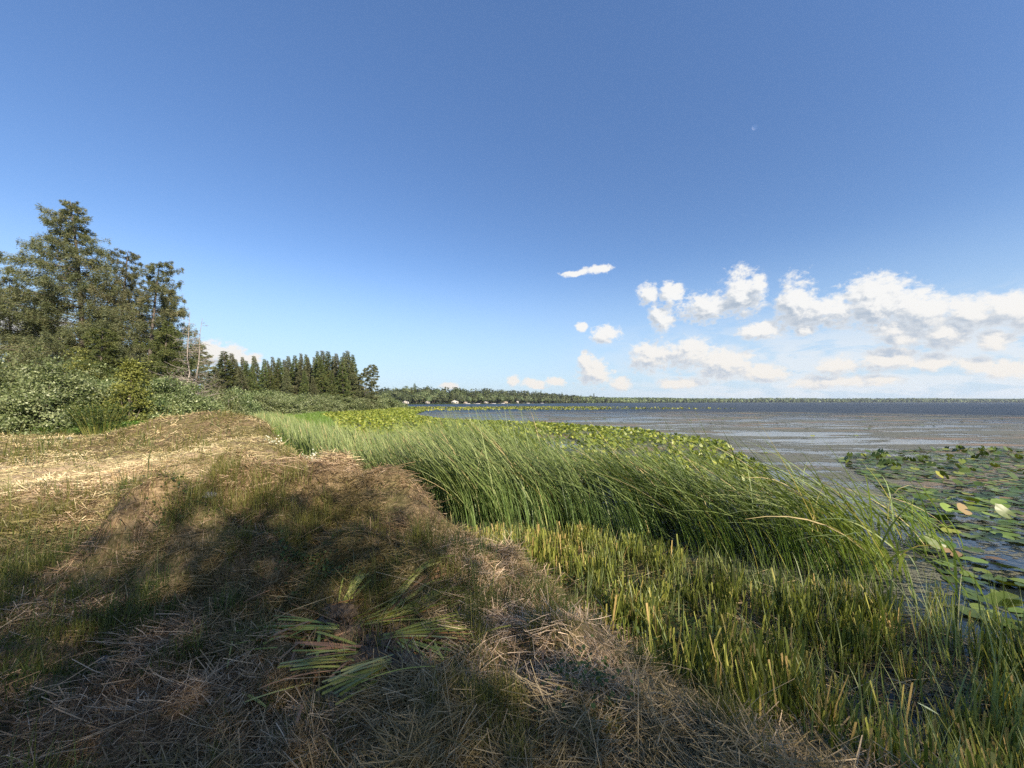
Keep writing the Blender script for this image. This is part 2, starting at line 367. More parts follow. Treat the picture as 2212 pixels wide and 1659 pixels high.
# ------------------------------------------------------------------ setting
gr = obj('ground', mesh_np('ground', np.stack([X, Y, Z], -1), GF, M['soil'], smooth=True)); tag(gr, 'mown dry bank and lakeside land', None, kind='structure')
BW = 3990.0
w = obj('water', mesh_np('water', [(-BW, -BW, 0), (BW, -BW, 0), (BW, BW, 0), (-BW, BW, 0)], [[0, 1, 2, 3]], M['water'])); tag(w, 'wind-ruffled blue lake', None, kind='structure')
WZ = np.array([(-12, 22), (-3, 15.5), (3.2, 11), (6.2, 7.6), (7.2, 4.5), (5.4, 3.2), (2.7, 3.6), (7, 2), (14, 0), (40, 4), (75, 25), (95, 60), (60, 92), (10, 96), (-22, 88), (-26, 50)], float)
WZ = np.array([(-12, 20), (-3, 13.5), (1.5, 8.2), (1.9, 4.6), (3.4, 2.6), (9, -.4), (40, 0), (75, 25), (95, 60), (60, 92), (10, 96), (-22, 88), (-26, 50)], float)
me = bpy.data.meshes.new('floating_weeds'); me.from_pydata([(x, y, .005) for x, y in WZ], [], [list(range(len(WZ)))]); me.materials.append(M['weed'])
tag(obj('floating_weeds', me), 'brown mat of floating water weed with open blue leads', 'water weed', kind='stuff')

# ------------------------------------------------------------------ blades
def ribbons(base, head, L, wd, a0, a1, K=4, cut=False, hug=False, twist=None, bend=0.0, pw_=1.2):
    """curved ribbon leaves: tilt goes from a0 to a1 (from vertical) along the heading"""
    N = len(base); t_ = np.linspace(0, 1, K + 1)
    ang = a0[:, None] + (a1 - a0)[:, None] * t_[None] ** pw_
    hd = head[:, None] + np.asarray(bend).reshape(-1, 1) * t_[None] if np.ndim(bend) else np.repeat(head[:, None], K + 1, 1)
    st = L[:, None] / K
    dx = np.sin(ang) * np.cos(hd) * st; dy = np.sin(ang) * np.sin(hd) * st; dz = np.cos(ang) * st
    P = np.zeros((N, K + 1, 3)); P[:, 0] = base
    P[:, 1:, 0] = base[:, :1] + np.cumsum(dx[:, :-1], 1); P[:, 1:, 1] = base[:, 1:2] + np.cumsum(dy[:, :-1], 1); P[:, 1:, 2] = base[:, 2:3] + np.cumsum(dz[:, :-1], 1)
    if hug:
        hz = H(P[..., 0], P[..., 1]); P[..., 2] = np.maximum(P[..., 2], hz + .004)
    tw = rng.uniform(0, 2 * np.pi, N) if twist is None else twist
    side = np.stack([-np.sin(hd) * np.cos(tw)[:, None] + 0, np.cos(hd) * np.cos(tw)[:, None], np.repeat(np.sin(tw)[:, None] * .8, K + 1, 1)], -1)
    prof = (np.clip(1 - t_ ** 2.2, .08, 1) if not cut else 1 - .1 * t_)[None, :, None]
    prof = prof * np.clip(.55 + 1.8 * t_, .55, 1)[None, :, None]
    Wd = wd[:, None, None] * .5 * prof
    V = np.stack([P - side * Wd, P + side * Wd], 2).reshape(N, -1, 3)
    i = np.arange(K)[None, :] * 2 + (np.arange(N) * (2 * K + 2))[:, None]
    F = np.stack([i, i + 1, i + 3, i + 2], -1).reshape(-1, 4)
    return V, F
def polar(N, r0, r1, a0, a1, p=1.0):
    """points whose density thins out with distance"""
    u = rng.random(N); r = (r0 ** (2 - p) + u * (r1 ** (2 - p) - r0 ** (2 - p))) ** (1 / (2 - p)) if p != 2 else r0 * (r1 / r0) ** u
    a = rng.uniform(a0, a1, N); return r * np.sin(a), r * np.cos(a), r

def nopile(x, y, keep=0.0):                              # the pile of uprooted reeds lies on top here
    q = ((x + .98) / .62) ** 2 + ((y - 2.72) / .42) ** 2
    return (q > 1 + .4 * fbm(x, y, 5, 2)) | (rng.random(len(x)) < keep)
# straw lying on the land
def straw(N, r0, r1, p, lmul, wbase, mat, name, label, seed_angle, lift):
    x, y, r = polar(N, r0, r1, R(-66), R(64), p)
    s = SD(x, y); k = (s > .22) & nopile(x, y, .25) & (rng.random(N) < .12 + .5 * sstep(fbm(x, y, 1.2, 3), .35, .6) + .6 * sstep(fbm(x + 7, y, 4.0, 3), .42, .6)); x, y, r = x[k], y[k], r[k]; N = len(x)
    flow = fbm(x + 30, y, .35, 2) * 7
    hd = flow + rng.normal(0, 1.5, N)
    L = rng.gamma(2.2, .05, N) * lmul + .03; L = np.where(rng.random(N) < .02, L * 2.2, L)
    base = np.stack([x, y, H(x, y) + rng.random(N) ** 2 * lift], 1)
    a0 = rng.normal(R(84), R(14), N); a1 = a0 + rng.normal(R(8), R(16), N)
    V, F = ribbons(base, hd, L, wbase * rng.uniform(.6, 1.5, N) * (1 + r / 5), a0, a1, 2, True, True, rng.uniform(-1.2, 1.2, N))
    a = np.clip(rng.beta(2.2, 2.0, N) + (fbm(x, y, .5, 2) - .5) * .8 + .16 * sstep(r, 7, 12) + .4 * np.exp(-(((x + 10.5) / 4.5) ** 2 + ((y - 8.6) / 2.7) ** 2) ** 2), 0, 1)
    o = obj(name, mesh_np(name, V, F, mat, {'rnd': np.repeat(a, 6)})); tag(o, label, 'cut grass', kind='stuff')
straw(580000, .9, 12, 1.5, .75, .0026, M['straw'], 'cut_grass', 'dry cut grass strewn over the near bank', 0, .05)
straw(400000, 6.5, 34, 1.45, .9, .0034, M['straw'], 'cut_grass', 'pale dry mowings spread over the far clearing', 0, .05)
# living grass between the mowings
def grass(N, r0, r1, p, hmul, wbase, name, label, K=3):
    x, y, r = polar(N, r0, r1, R(-66), R(64), p)
    s = SD(x, y); nz = fbm(x + 80, y + 11, .9, 3)
    road = np.exp(-(((x + 10.5) / 4.5) ** 2 + ((y - 8.6) / 2.4) ** 2) ** 2)
    k = (s > .05) & (rng.random(N) < .16 + .95 * sstep(nz, .36, .58)) & (rng.random(N) > road * .93) & nopile(x, y, .1); x, y, r, nz = x[k], y[k], r[k], nz[k]; N = len(x)
    hd = rng.uniform(0, 2 * np.pi, N)
    L = (rng.gamma(4.0, .016, N) + .02) * hmul * (.5 + 1.2 * sstep(nz, .45, .7)) * (.55 + 1.5 * sstep(fbm(x, y, 3.6, 3), .48, .64))
    base = np.stack([x, y, H(x, y) - .005], 1)
    a0 = np.abs(rng.normal(0, R(22), N)); a1 = a0 + np.abs(rng.normal(R(28), R(25), N))
    V, F = ribbons(base, hd, L, wbase * rng.uniform(.7, 1.5, N) * (1 + r / 5), a0, a1, K)
    a = np.clip(rng.beta(2, 2.4, N) + (.5 - fbm(x + 5, y, .7, 2)) * .8, 0, 1)
    o = obj(name, mesh_np(name, V, F, M['grass'], {'rnd': np.repeat(a, 2 * K + 2)})); tag(o, label, 'grass', kind='stuff')
grass(330000, .9, 12, 1.5, .9, .0028, 'grass', 'short green grass growing through the mowings on the near bank')
grass(110000, 7, 40, 1.3, 1.7, .0050, 'grass', 'yellow green grass on the far clearing and mounds', 2)

# ------------------------------------------------------------------ reeds
def inside(N, P, p=0.0):
    P = np.array(P, float); lo = P.min(0); hi = P.max(0); xs, ys = [], []
    tot = 0
    while tot < N:
        x = rng.uniform(lo[0], hi[0], N * 2); y = rng.uniform(lo[1], hi[1], N * 2)
        k = inpoly(x, y, P)
        if p: k &= rng.random(len(x)) < np.minimum(1, (6.0 / np.hypot(x, y)) ** p)
        xs.append(x[k]); ys.append(y[k]); tot += k.sum()
    return np.concatenate(xs)[:N], np.concatenate(ys)[:N]
REED = [(4.75, 4.75), (4.2, 5.1), (3.1, 5.7), (2.5, 6.1), (1.2, 6.9), (.1, 6.85), (-.9, 7.2), (-2.4, 8.5), (-4.2, 10.5), (-8.5, 15.6), (-17, 27), (-30, 44.5),
        (-26, 44), (-16, 30), (-9.4, 22), (-3.4, 15.5), (.2, 12.6), (2.6, 10.8), (4.3, 9.1), (5.5, 7.7), (6.0, 6.9), (6.1, 6.2), (5.4, 5.1)]
def reeds(N, P, p, L0, L1, wd, name, label, K=8, mat='reed', lean=1.0, cat='reeds', dens_noise=True):
    x, y = inside(N, P, p)
    if dens_noise:
        k = (rng.random(N) < .25 + 1.0 * sstep(fbm(x, y, 1.6, 3), .3, .55)); x, y = x[k], y[k]
    k = rng.random(len(x)) < .12 + sstep(-sdf(x, y, np.array(P, float)), .0, .45 if dens_noise else .2); x, y = x[k], y[k]
    k = (((x - 2.05) / .42) ** 2 + ((y - 7.6) / .9) ** 2 > 1); x, y = x[k], y[k]
    N = len(x); r = np.hypot(x, y)
    gust = fbm(x, y, .55, 3)
    hd = R(172) + rng.normal(0, .42, N) + (gust - .5) * .8
    L = rng.uniform(L0, L1, N) * (.8 + .4 * fbm(x + 40, y, .8, 2)) * (1 - .42 * sstep(-x, -1, 6))
    base = np.stack([x, y, np.full(N, -.05)], 1)
    fx = .5 + .5 * sstep(x, -3, 2.5)
    a0 = np.abs(rng.normal(R(20), R(8), N)) * lean * fx; a1 = (R(76) + (gust - .5) * R(60) + rng.normal(0, R(17), N)) * lean * fx
    V, F = ribbons(base, hd, L, wd * rng.uniform(.6, 1.35, N) * (1 + np.maximum(0, r - 6) / 16), a0, np.clip(a1, R(4), R(100)), K, twist=rng.uniform(-.9, .9, N), pw_=.65)
    a = np.clip(rng.beta(3, 2.6, N) * .85 + (gust - .5) * .4 - .1 * sstep(x, 0, 3), 0, .93); a[rng.random(N) < .05] = 1; a = np.clip(a + .02 * sstep(-x, 2, 9), 0, 1)
    o = obj(name, mesh_np(name, V, F, M[mat], {'rnd': np.repeat(a, 2 * K + 2)}, smooth=True)); tag(o, label, cat, kind='stuff')
reeds(15500, REED, .7, 1.35, 2.55, .026, 'reeds', 'tall green reeds bent to the left by wind', dens_noise=True)
EDGE = [(4.7, 4.5), (3.0, 5.3), (1.4, 6.3), (-.8, 6.9), (-3.1, 9.2), (-7.8, 14.6), (-16.5, 26.5), (-17, 28), (-9, 16.8), (-4.5, 11.5), (-2.2, 9.5), (.3, 8), (1.4, 7.3), (3.4, 6.2), (4.9, 4.9)]
reeds(6500, EDGE, .7, .6, 1.15, .011, 'reeds', 'shorter upright reeds along the inner edge of the reed bed', 6, lean=.45)
x, y = inside(420, REED, .5); N = len(x)
V, F = ribbons(np.stack([x, y, np.full(N, .2)], 1), rng.uniform(0, 6.28, N), rng.uniform(.7, 1.5, N), rng.uniform(.012, .026, N), np.abs(rng.normal(0, R(10), N)), rng.uniform(R(80), R(170), N), 7, False, False, rng.uniform(-.9, .9, N), pw_=2.6)
tag(obj('reeds', mesh_np('reeds', V, F, M['reed'], {'rnd': np.repeat(np.where(rng.random(N) < .5, 1.0, .7), 16)}, smooth=True)), 'broken and folded reeds standing out of the reed bed', 'reeds', kind='stuff')
# scattered reeds at the right tip
TIP = [(4.8, 4.5), (5.6, 5.3), (6.1, 6.6), (7.3, 7.7), (7.7, 6.9), (6.6, 5.5), (5.4, 4.4)]
reeds(190, TIP, 0, 1.1, 1.8, .02, 'reeds', 'thin scattered reeds standing among the lily pads', 8)
# green fringe in front of the bushes
FR = [(-17, 27), (-30, 44), (-45, 67), (-52, 90), (-53, 112), (-47, 157), (-40, 160), (-42, 112), (-40, 90), (-33, 66), (-22, 47), (-14, 31)]
reeds(32000, FR, 0, .7, 1.2, .03, 'marsh_grass', 'bright green marsh grass at the foot of the bushes', 3, 'fringe', .5, 'grass', False)
# mown stubble
STUB = [(-1.0, 6.3), (0, 5.2), (.65, 4.2), (1.1, 3.2), (1.55, 2.3), (2.2, 1.6), (3.8, .7), (6.0, -.1), (7.2, 1.6), (5.2, 2.9), (4.55, 3.5), (4.35, 4.1), (3.6, 4.6), (2.7, 5.4), (1.3, 6.7), (.2, 6.9)]
x, y = inside(8500, STUB, 0)
k = rng.random(len(x)) < .04 + .9 * sstep(fbm(x, y, 2.4, 3), .46, .6); x, y = x[k], y[k]
hb = np.repeat(rng.uniform(.35, 1.15, len(x)), 6); tb = np.repeat(rng.normal(0, 1, len(x)), 6); hdb = np.repeat(rng.uniform(0, 6.28, len(x)), 6)
cx = np.repeat(x, 6) + rng.normal(0, .026, len(x) * 6); cy = np.repeat(y, 6) + rng.normal(0, .026, len(x) * 6); N = len(cx)
deep = sstep(-SD(cx, cy), -.2, 1.8)
L = (.10 + .24 * rng.random(N) ** .7 + .12 * deep + .16 * sstep(cx, 3.2, 5)) * hb * (.4 + 1.2 * fbm(cx + 9, cy, 1.6, 3))
V, F = ribbons(np.stack([cx, cy, np.maximum(H(cx, cy), -.06) - .01], 1), hdb + rng.normal(0, .7, N), L + .04, rng.uniform(.009, .022, N), np.abs(rng.normal(0, R(8), N)) + np.abs(tb) * R(6), np.abs(rng.normal(R(6), R(10), N)) + np.abs(tb) * R(8), 2, True)
a = np.clip(rng.beta(2.2, 2, N) + (fbm(cx, cy, .8, 2) - .5) * .6 + .25 * (1 - deep) - .11 + np.repeat(rng.normal(0, .15, N // 6), 6), 0, 1)
tag(obj('reed_stubble', mesh_np('reed_stubble', V, F, M['stub'], {'rnd': np.repeat(a, 6)})), 'cut yellow green reed stubble along the water edge', 'stubble', kind='stuff')
x, y = inside(8000, STUB, 0); k = rng.random(len(x)) < .15 + sstep(fbm(x + 31, y, 1.2, 3), .45, .62); x, y = x[k], y[k]; N = len(x)
V, F = ribbons(np.stack([x, y, np.maximum(H(x, y), -.04)], 1), rng.uniform(0, 6.28, N), rng.uniform(.2, .6, N) * (.8 + .8 * sstep(x, 2.4, 4.4)), rng.uniform(.008, .019, N), np.abs(rng.normal(0, R(12), N)), np.abs(rng.normal(R(30), R(18), N)), 5)
tag(obj('reed_shoots', mesh_np('reed_shoots', V, F, M['reed'], {'rnd': np.repeat(rng.beta(2.5, 2, N), 12)})), 'young green reed shoots regrowing through the stubble', 'reeds', kind='stuff')
# cut stems lying in the shallows
x, y = inside(9000, STUB, 0); N = len(x)
V, F = ribbons(np.stack([x, y, np.maximum(H(x, y), .0) + rng.random(N) * .06 + .008], 1), rng.uniform(0, 6.28, N), rng.uniform(.08, .4, N), rng.uniform(.004, .010, N), rng.normal(R(86), R(8), N), rng.normal(R(90), R(6), N), 2, True)
V = V.reshape(-1, 3); V[:, 2] = np.maximum(V[:, 2], np.maximum(H(V[:, 0], V[:, 1]), 0) + .004)
tag(obj('cut_reeds', mesh_np('cut_reeds', V, F, M['straw'], {'rnd': np.repeat(rng.beta(2, 3, N), 6)})), 'brown cut reed stems lying in the shallows', 'cut reeds', kind='stuff')
# weeds: small broad leaves near the water and in patches on the bank
def leaves(pos, size, nrm, rg, up=.0, aspect=.6):
    """N flat pointed leaves as quads"""
    N = len(pos); n_ = nrm / (np.linalg.norm(nrm, axis=1)[:, None] + 1e-9)
    r_ = rg.normal(size=(N, 3)); a = np.cross(n_, r_); a /= np.linalg.norm(a, axis=1)[:, None] + 1e-9; b = np.cross(n_, a)
    s = size[:, None] * .5
    V = np.stack([pos - a * s, pos + b * s * aspect, pos + a * s, pos - b * s * aspect], 1)
    F = np.arange(N * 4).reshape(N, 4); return V, F
x, y = inside(26000, [(-4, 9.8), (-1.2, 7), (.4, 5.2), (1.2, 3.5), (1.9, 2.2), (2.4, 1.2), (4.4, -.2), (7, -.4), (4.6, 1.8), (3, 2.9), (2.2, 4), (1.3, 5.6), (-.4, 7.6), (-2.6, 9.6), (-7, 15), (-7.8, 14.5)], 0)
k = sstep(fbm(x + 3, y + 8, 1.1, 3), .42, .6) > rng.random(len(x)); x, y = x[k], y[k]; N = len(x)
V, F = leaves(np.stack([x, y, np.maximum(H(x, y), 0) + rng.random(N) * .16], 1), rng.uniform(.015, .05, N), rng.normal(size=(N, 3)) + [0.2, -.3, 1.2], rng)
tag(obj('weeds', mesh_np('weeds', V, F, M['leafdark'], {'rnd': np.repeat(rng.random(N), 4)})), 'low leafy weeds at the edge of the bank', 'weeds', kind='stuff')
cc = [at_z(700, 1250, .75), at_z(640, 1215, .8), at_z(395, 1180, .8), at_z(1090, 1095, .5), at_z(360, 1015, 1.0), at_z(1260, 1500, .6), at_z(580, 1010, 1.1)]
px, py = [], []
for (a, b_) in cc:
    n_ = 260; px.append(a + rng.normal(0, .16, n_)); py.append(b_ + rng.normal(0, .13, n_))
x = np.concatenate(px); y = np.concatenate(py); N = len(x)
V, F = leaves(np.stack([x, y, H(x, y) + .02 + rng.random(N) * .09], 1), rng.uniform(.015, .035, N), rng.normal(size=(N, 3)) * .6 + [0, -.3, 1.2], rng, aspect=.9)
tag(obj('clover', mesh_np('clover', V, F, M['leafdark'], {'rnd': np.repeat(rng.random(N), 4)})), 'dark green clover patches in the dry grass', 'clover', kind='stuff')

# ------------------------------------------------------------------ lily pads
def pad_geo(seed, r=1.0, cup=.12):
    g = np.random.default_rng(seed); K = 18; th = np.linspace(R(14), R(346), K)
    rr = r * (1 + .06 * np.sin(3 * th + g.random() * 6) + .04 * g.normal(size=K)); rr *= np.where((th < R(30)) | (th > R(330)), .92, 1)
    z1 = cup * r * (.5 + .5 * np.sin(2 * th + g.random() * 6)) + .03 * g.normal(size=K) * r
    ring = np.stack([1.15 * rr * np.cos(th), rr * .92 * np.sin(th), z1], 1); mid = ring * [.55, .55, .35]
    c = np.array([[.08 * r, 0, 0]])
    V = np.concatenate([c, mid, ring]); F = []
    for i in range(K - 1):
        F.append((0, 1 + i, 2 + i, 2 + i)); F.append((1 + i, 1 + K + i, 2 + K + i, 2 + i))
    return V, np.array(F)
def fix(F): return F
PADZ = [(4.8, 4.1), (4.95, 3.4), (6.0, 2.4), (9.5, 2.2), (14, 3.0), (22, 8.0), (28, 17), (24, 19.5), (16.5, 18), (13, 15.5), (10.9, 12), (9.6, 10), (7.9, 7.9), (6.5, 6.2), (5.6, 5.0)]
def darts(P, N, dmin, cap):
    x, y = inside(N, P, 0); cell = {}; res = []
    for a, b_ in zip(x, y):
        i, j = int(a // dmin), int(b_ // dmin); ok = True
        for di in (-1, 0, 1):
            for dj in (-1, 0, 1):
                for (c_, d_) in cell.get((i + di, j + dj), ()):
                    if (a - c_) ** 2 + (b_ - d_) ** 2 < dmin * dmin: ok = False; break
                if not ok: break
            if not ok: break
        if ok: cell.setdefault((i, j), []).append((a, b_)); res.append((a, b_))
        if len(res) >= cap: break
    return np.array(res)
pts = darts(PADZ, 40000, .2, 6500)
nz = fbm(pts[:, 0], pts[:, 1], .8, 3); pts = pts[(nz > .33 + .1 * sstep(-pts[:, 1], -5.5, -4)) & (SD(pts[:, 0], pts[:, 1]) < -.6)]
ang = np.arctan2(pts[:, 0], pts[:, 1]); rr = np.hypot(pts[:, 0], pts[:, 1])
vis = (np.abs(ang) < R(54)); order = np.lexsort((rr, ~vis))
pts = pts[order]; print('pads', len(pts), vis.sum())
pad_mats = {'green': M['pad']}
M['pad_yellow'] = leafmat('pad_yellow', [(0, (.20, .23, .04)), (1, (.30, .31, .07))], .6, .15, .15)
M['pad_brown'] = leafmat('pad_brown', [(0, (.14, .09, .04)), (1, (.24, .16, .07))], .5, .1, .4)
variants = []
for sd in range(6):
    V, F = pad_geo(sd, .125); Fq = F
    variants.append((V, F))
def pad_mesh(name, V, F, mat, a):
    me = bpy.data.meshes.new(name); me.from_pydata([tuple(v) for v in V], [], [tuple(f[:3]) if f[2] == f[3] else tuple(f) for f in F.tolist()])
    at = me.attributes.new('rnd', 'FLOAT', 'POINT'); at.data.foreach_set('value', np.full(len(V), a, np.float32)); me.materials.append(mat)
    for pl in me.polygons: pl.use_smooth = True
    return me
pm = [pad_mesh('lily_pad', *variants[i % 6], M['pad'], a) for i, a in enumerate([.15, .3, .4, .5, .6, .7, .35, .8])]
pmy = pad_mesh('lily_pad', *variants[2], M['pad_yellow'], .5); pmb = pad_mesh('lily_pad', *variants[4], M['pad_brown'], .5)
def pad_pose(g, d):
    q = g.random()
    if q < .85: return (g.normal(0, .06), g.normal(0, .06), g.uniform(0, 6.28)), .012 + .03 * g.random()
    if q < .95: return (g.normal(0, .3), g.normal(0, .3), g.uniform(0, 6.28)), .05 + .04 * g.random()
    return (g.uniform(.5, 1.0) * g.choice([-1, 1]), g.normal(0, .4), g.normal(0, .6)), .11 + .05 * g.random()
NEAR = 290
for i, (a, b_) in enumerate(pts[:NEAR]):
    rot, z = pad_pose(rng, rr[order][i]); q = rng.random()
    up = abs(rot[0]) > .45
    me = pmy if q < .04 else pmb if q < .06 else pm[int(rng.integers(0, 8))]
    o = obj('lily_pad', me, None, (a, b_, z)); o.rotation_euler = rot; s_ = rng.uniform(.7, 1.25); o.scale = (s_, s_, s_)
    lab = 'yellow lily pad among the green pads off the reed tip' if q < .04 else 'orange brown withered lily pad among the green ones' if q < .06 else \
        'green lily pad standing tilted out of the water right of the reeds' if up else 'flat green lily pad floating right of the reeds'
    tag(o, lab, 'lily pad', 'yellow lily pads' if q < .04 else 'withered lily pads' if q < .06 else 'tilted lily pads' if up else 'floating lily pads')
def pad_stuff(P3, size, tilt, name, label, mat, K=7, bright=0.0):
    N = len(P3); th = np.linspace(R(15), R(345), K); ring = np.stack([np.cos(th), np.sin(th) * .85, np.zeros(K)], 1)
    loc = np.concatenate([np.zeros((1, 3)), ring])[None] * size[:, None, None]
    az_ = rng.uniform(0, 6.28, N); tl = tilt
    c, s_ = np.cos(az_), np.sin(az_); ct, st = np.cos(tl), np.sin(tl)
    x0, y0 = loc[..., 0], loc[..., 1]; z0 = x0 * st[:, None]; x1 = x0 * ct[:, None]
    V = np.stack([x1 * c[:, None] - y0 * s_[:, None], x1 * s_[:, None] + y0 * c[:, None], z0], -1) + P3[:, None, :]
    V[..., 2] = np.maximum(V[..., 2], .008)
    i0 = np.arange(N)[:, None] * (K + 1); j = np.arange(K - 1)[None]
    F = np.stack([i0 + 0 * j, i0 + 1 + j, i0 + 2 + j], -1).reshape(-1, 3)
    a = np.clip(rng.beta(2, 2, N) + bright, 0, 1)
    tag(obj(name, mesh_np(name, V, F, mat, {'rnd': np.repeat(a, K + 1)})), label, 'lily pads', kind='stuff')
rest = pts[NEAR:]
N = len(rest); tl = np.where(rng.random(N) < .8, np.abs(rng.normal(0, .12, N)), rng.uniform(.3, 1.1, N))
pad_stuff(np.c_[rest, .02 + np.sin(tl) * .1], rng.uniform(.09, .17, N), tl, 'lily_pads', 'farther lily pads spread over the water at the right', M['pad'])
# mid belt behind the reeds, and the wide yellow green bed to the left
BELT = [(-26, 47), (-16, 31), (-9.2, 22), (-3.2, 15.6), (.4, 12.8), (2.8, 11), (4.5, 9.3), (6.4, 9.8), (8.5, 12.5), (9.8, 17), (12, 22), (10.5, 31), (5, 40), (-9, 50), (-17, 66), (-22, 98), (-46, 150), (-43, 110), (-40, 88), (-33, 64)]
x, y = inside(62000, BELT, .35)
k = rng.random(len(x)) < .25 + sstep(fbm(x, y, .35, 3), .35, .5); x, y = x[k], y[k]; N = len(x); r = np.hypot(x, y)
tl = np.where(rng.random(N) < .45, np.abs(rng.normal(0, .15, N)), rng.uniform(.3, 1.15, N)); sz = rng.uniform(.07, .125, N) * (1 + np.maximum(0, r - 20) / 70)
pad_stuff(np.c_[x, y, .03 + sz * np.sin(tl) * .9 + rng.random(N) * .08], sz, tl, 'lily_pads', 'wide yellow green lily bed between the reeds and the open water', M['padfar'], 6)
FARB = [(-46, 152), (-22, 98), (0, 105), (25, 112), (50, 120), (75, 125), (85, 150), (40, 185), (-10, 195), (-48, 180)]
x, y = inside(9000, FARB, 0); k = rng.random(len(x)) < sstep(fbm(x * .4, y, .12, 3), .38, .5) * (1.1 - .013 * np.maximum(0, x)) ; x, y = x[k], y[k]; N = len(x)
tl = rng.uniform(.1, 1.1, N); sz = rng.uniform(.2, .34, N)
pad_stuff(np.c_[x, y, .04 + sz * np.sin(tl) * .9], sz, tl, 'lily_pads', 'distant yellow band of lily pads before the dark water', M['padfar'], 5, .1)
x, y = inside(800, [(0, 26), (8, 15), (20, 14), (45, 26), (70, 50), (50, 70), (10, 60), (-6, 44)], 0)
k = rng.random(len(x)) < sstep(fbm(x * .35, y, .3, 3), .5, .66); x, y = x[k], y[k]; N = len(x); tl = rng.uniform(0, .3, N); sz = rng.uniform(.1, .2, N)
pad_stuff(np.c_[x, y, .02 + sz * np.sin(tl)], sz, tl, 'lily_pads', 'sparse lily pads dotted over the brown weed mat', M['pad'], 6)

# ------------------------------------------------------------------ trees
def diamonds(P, D_, L, wd, rg, acc, a):
    """elongated needle sprays along directions D_"""
    D_ = D_ / (np.linalg.norm(D_, axis=1)[:, None] + 1e-9)
    s = np.cross(D_, rg.normal(size=D_.shape)); s /= np.linalg.norm(s, axis=1)[:, None] + 1e-9
    V = np.stack([P, P + D_ * (L * .45)[:, None] + s * (wd * .5)[:, None], P + D_ * L[:, None], P + D_ * (L * .45)[:, None] - s * (wd * .5)[:, None]], 1)
    acc.add(V, np.arange(len(P) * 4).reshape(-1, 4), np.repeat(a, 4))
def conifer(name, seed, Ht, prof, nb, per_m, el_, ew, lean=(0, 0), droop=-.12, tipup=.25, mat='needle', r0=None, extra=(), t0=.05, fan=.32, hang=.35, tbare=.0, br_vis=1.0, rough_=.38, vsc=0.0):
    g = np.random.default_rng(seed); acc = Acc(); tr = Acc()
    r0 = r0 or Ht * .014
    ts = np.linspace(0, 1, 9); ctr = lambda t: np.array([lean[0] * t ** 2, lean[1] * t ** 2, Ht * t])
    tube(tr, np.array([ctr(t) for t in ts]), r0 * (1 - ts) ** .8 + .012, 8)
    br = []
    for i in range(nb):
        t = t0 + (1 - t0) * ((i + g.random()) / nb) ** .92
        phi = i * 2.39996 + g.normal(0, .3); L = prof(t, phi) * g.uniform(1 - rough_, 1.12)
        br.append((t, phi, L, droop * g.uniform(.5, 1.6) + g.normal(0, .28) * (rough_ - .38), tipup * g.uniform(.5, 1.5) + g.normal(0, .25) * (rough_ - .38), 1))
    br += [(*e, 1) if len(e) == 5 else e for e in extra]
    for (t, phi, L, dr, tu, fo) in br:
        o_ = np.array([math.cos(phi), math.sin(phi), 0]); pr = np.array([-o_[1], o_[0], 0]); b0 = ctr(min(t, .985))
        wob = g.normal(0, .05, 2)
        def P(s): s = np.asarray(s)[:, None]; return b0 + o_ * L * s + np.array([0, 0, 1.]) * L * (dr * s + tu * s ** 2.2) + pr * L * (wob[0] * s + wob[1] * np.sin(s * 4))
        ss = np.linspace(0, 1, 6)
        tube(tr, P(ss), (r0 * .10 * (L / 4) ** .6 + .01) * (1 - ss * .85) * br_vis, 4, .6)
        n_ = int(per_m * L * fo) + 3
        s = tbare + (1 - tbare) * g.random(n_) ** .75
        # twigs: clumped positions along the limb
        nt = max(3, int(L * 3.2)); ts_ = tbare + (1 - tbare) * g.random(nt) ** .8; sd = g.choice([-1, 1], nt); lw = (fan * L * (1.05 - ts_) + .18) * g.uniform(.5, 1.2, nt)
        k = g.integers(0, nt, n_); q = g.random(n_)
        tw = P(ts_[k]) + (pr[None] * sd[k][:, None] + o_[None] * .7) * (lw[k] * q)[:, None] * .8
        tw[:, 2] -= hang * q * lw[k] * g.random(n_) + np.abs(g.normal(0, .05 * hang * 3, n_))
        use = g.random(n_) < .72
        pos = np.where(use[:, None], tw, P(s)) + g.normal(0, .05, (n_, 3)) * (el_ / .3); pos[:, 2] += g.normal(0, vsc, n_) * np.clip(L / 3, .2, 1)
        dr_ = o_[None] * .7 + pr[None] * (sd[k] * .8)[:, None] * use[:, None] + g.normal(0, .45, (n_, 3)) + np.array([0, 0, -.15 * hang / .35])
        a = np.clip(g.beta(2, 2, n_) * .8 + g.normal(0, .12), 0, 1)
        diamonds(pos, dr_, el_ * g.uniform(.5, 1.3, n_), ew * g.uniform(.6, 1.3, n_), g, acc, a)
    e = empty(name)
    obj('crown', acc.mesh('crown', M[mat]), e); obj('trunk', tr.mesh('trunk', M['bark'], True), e)
    return e
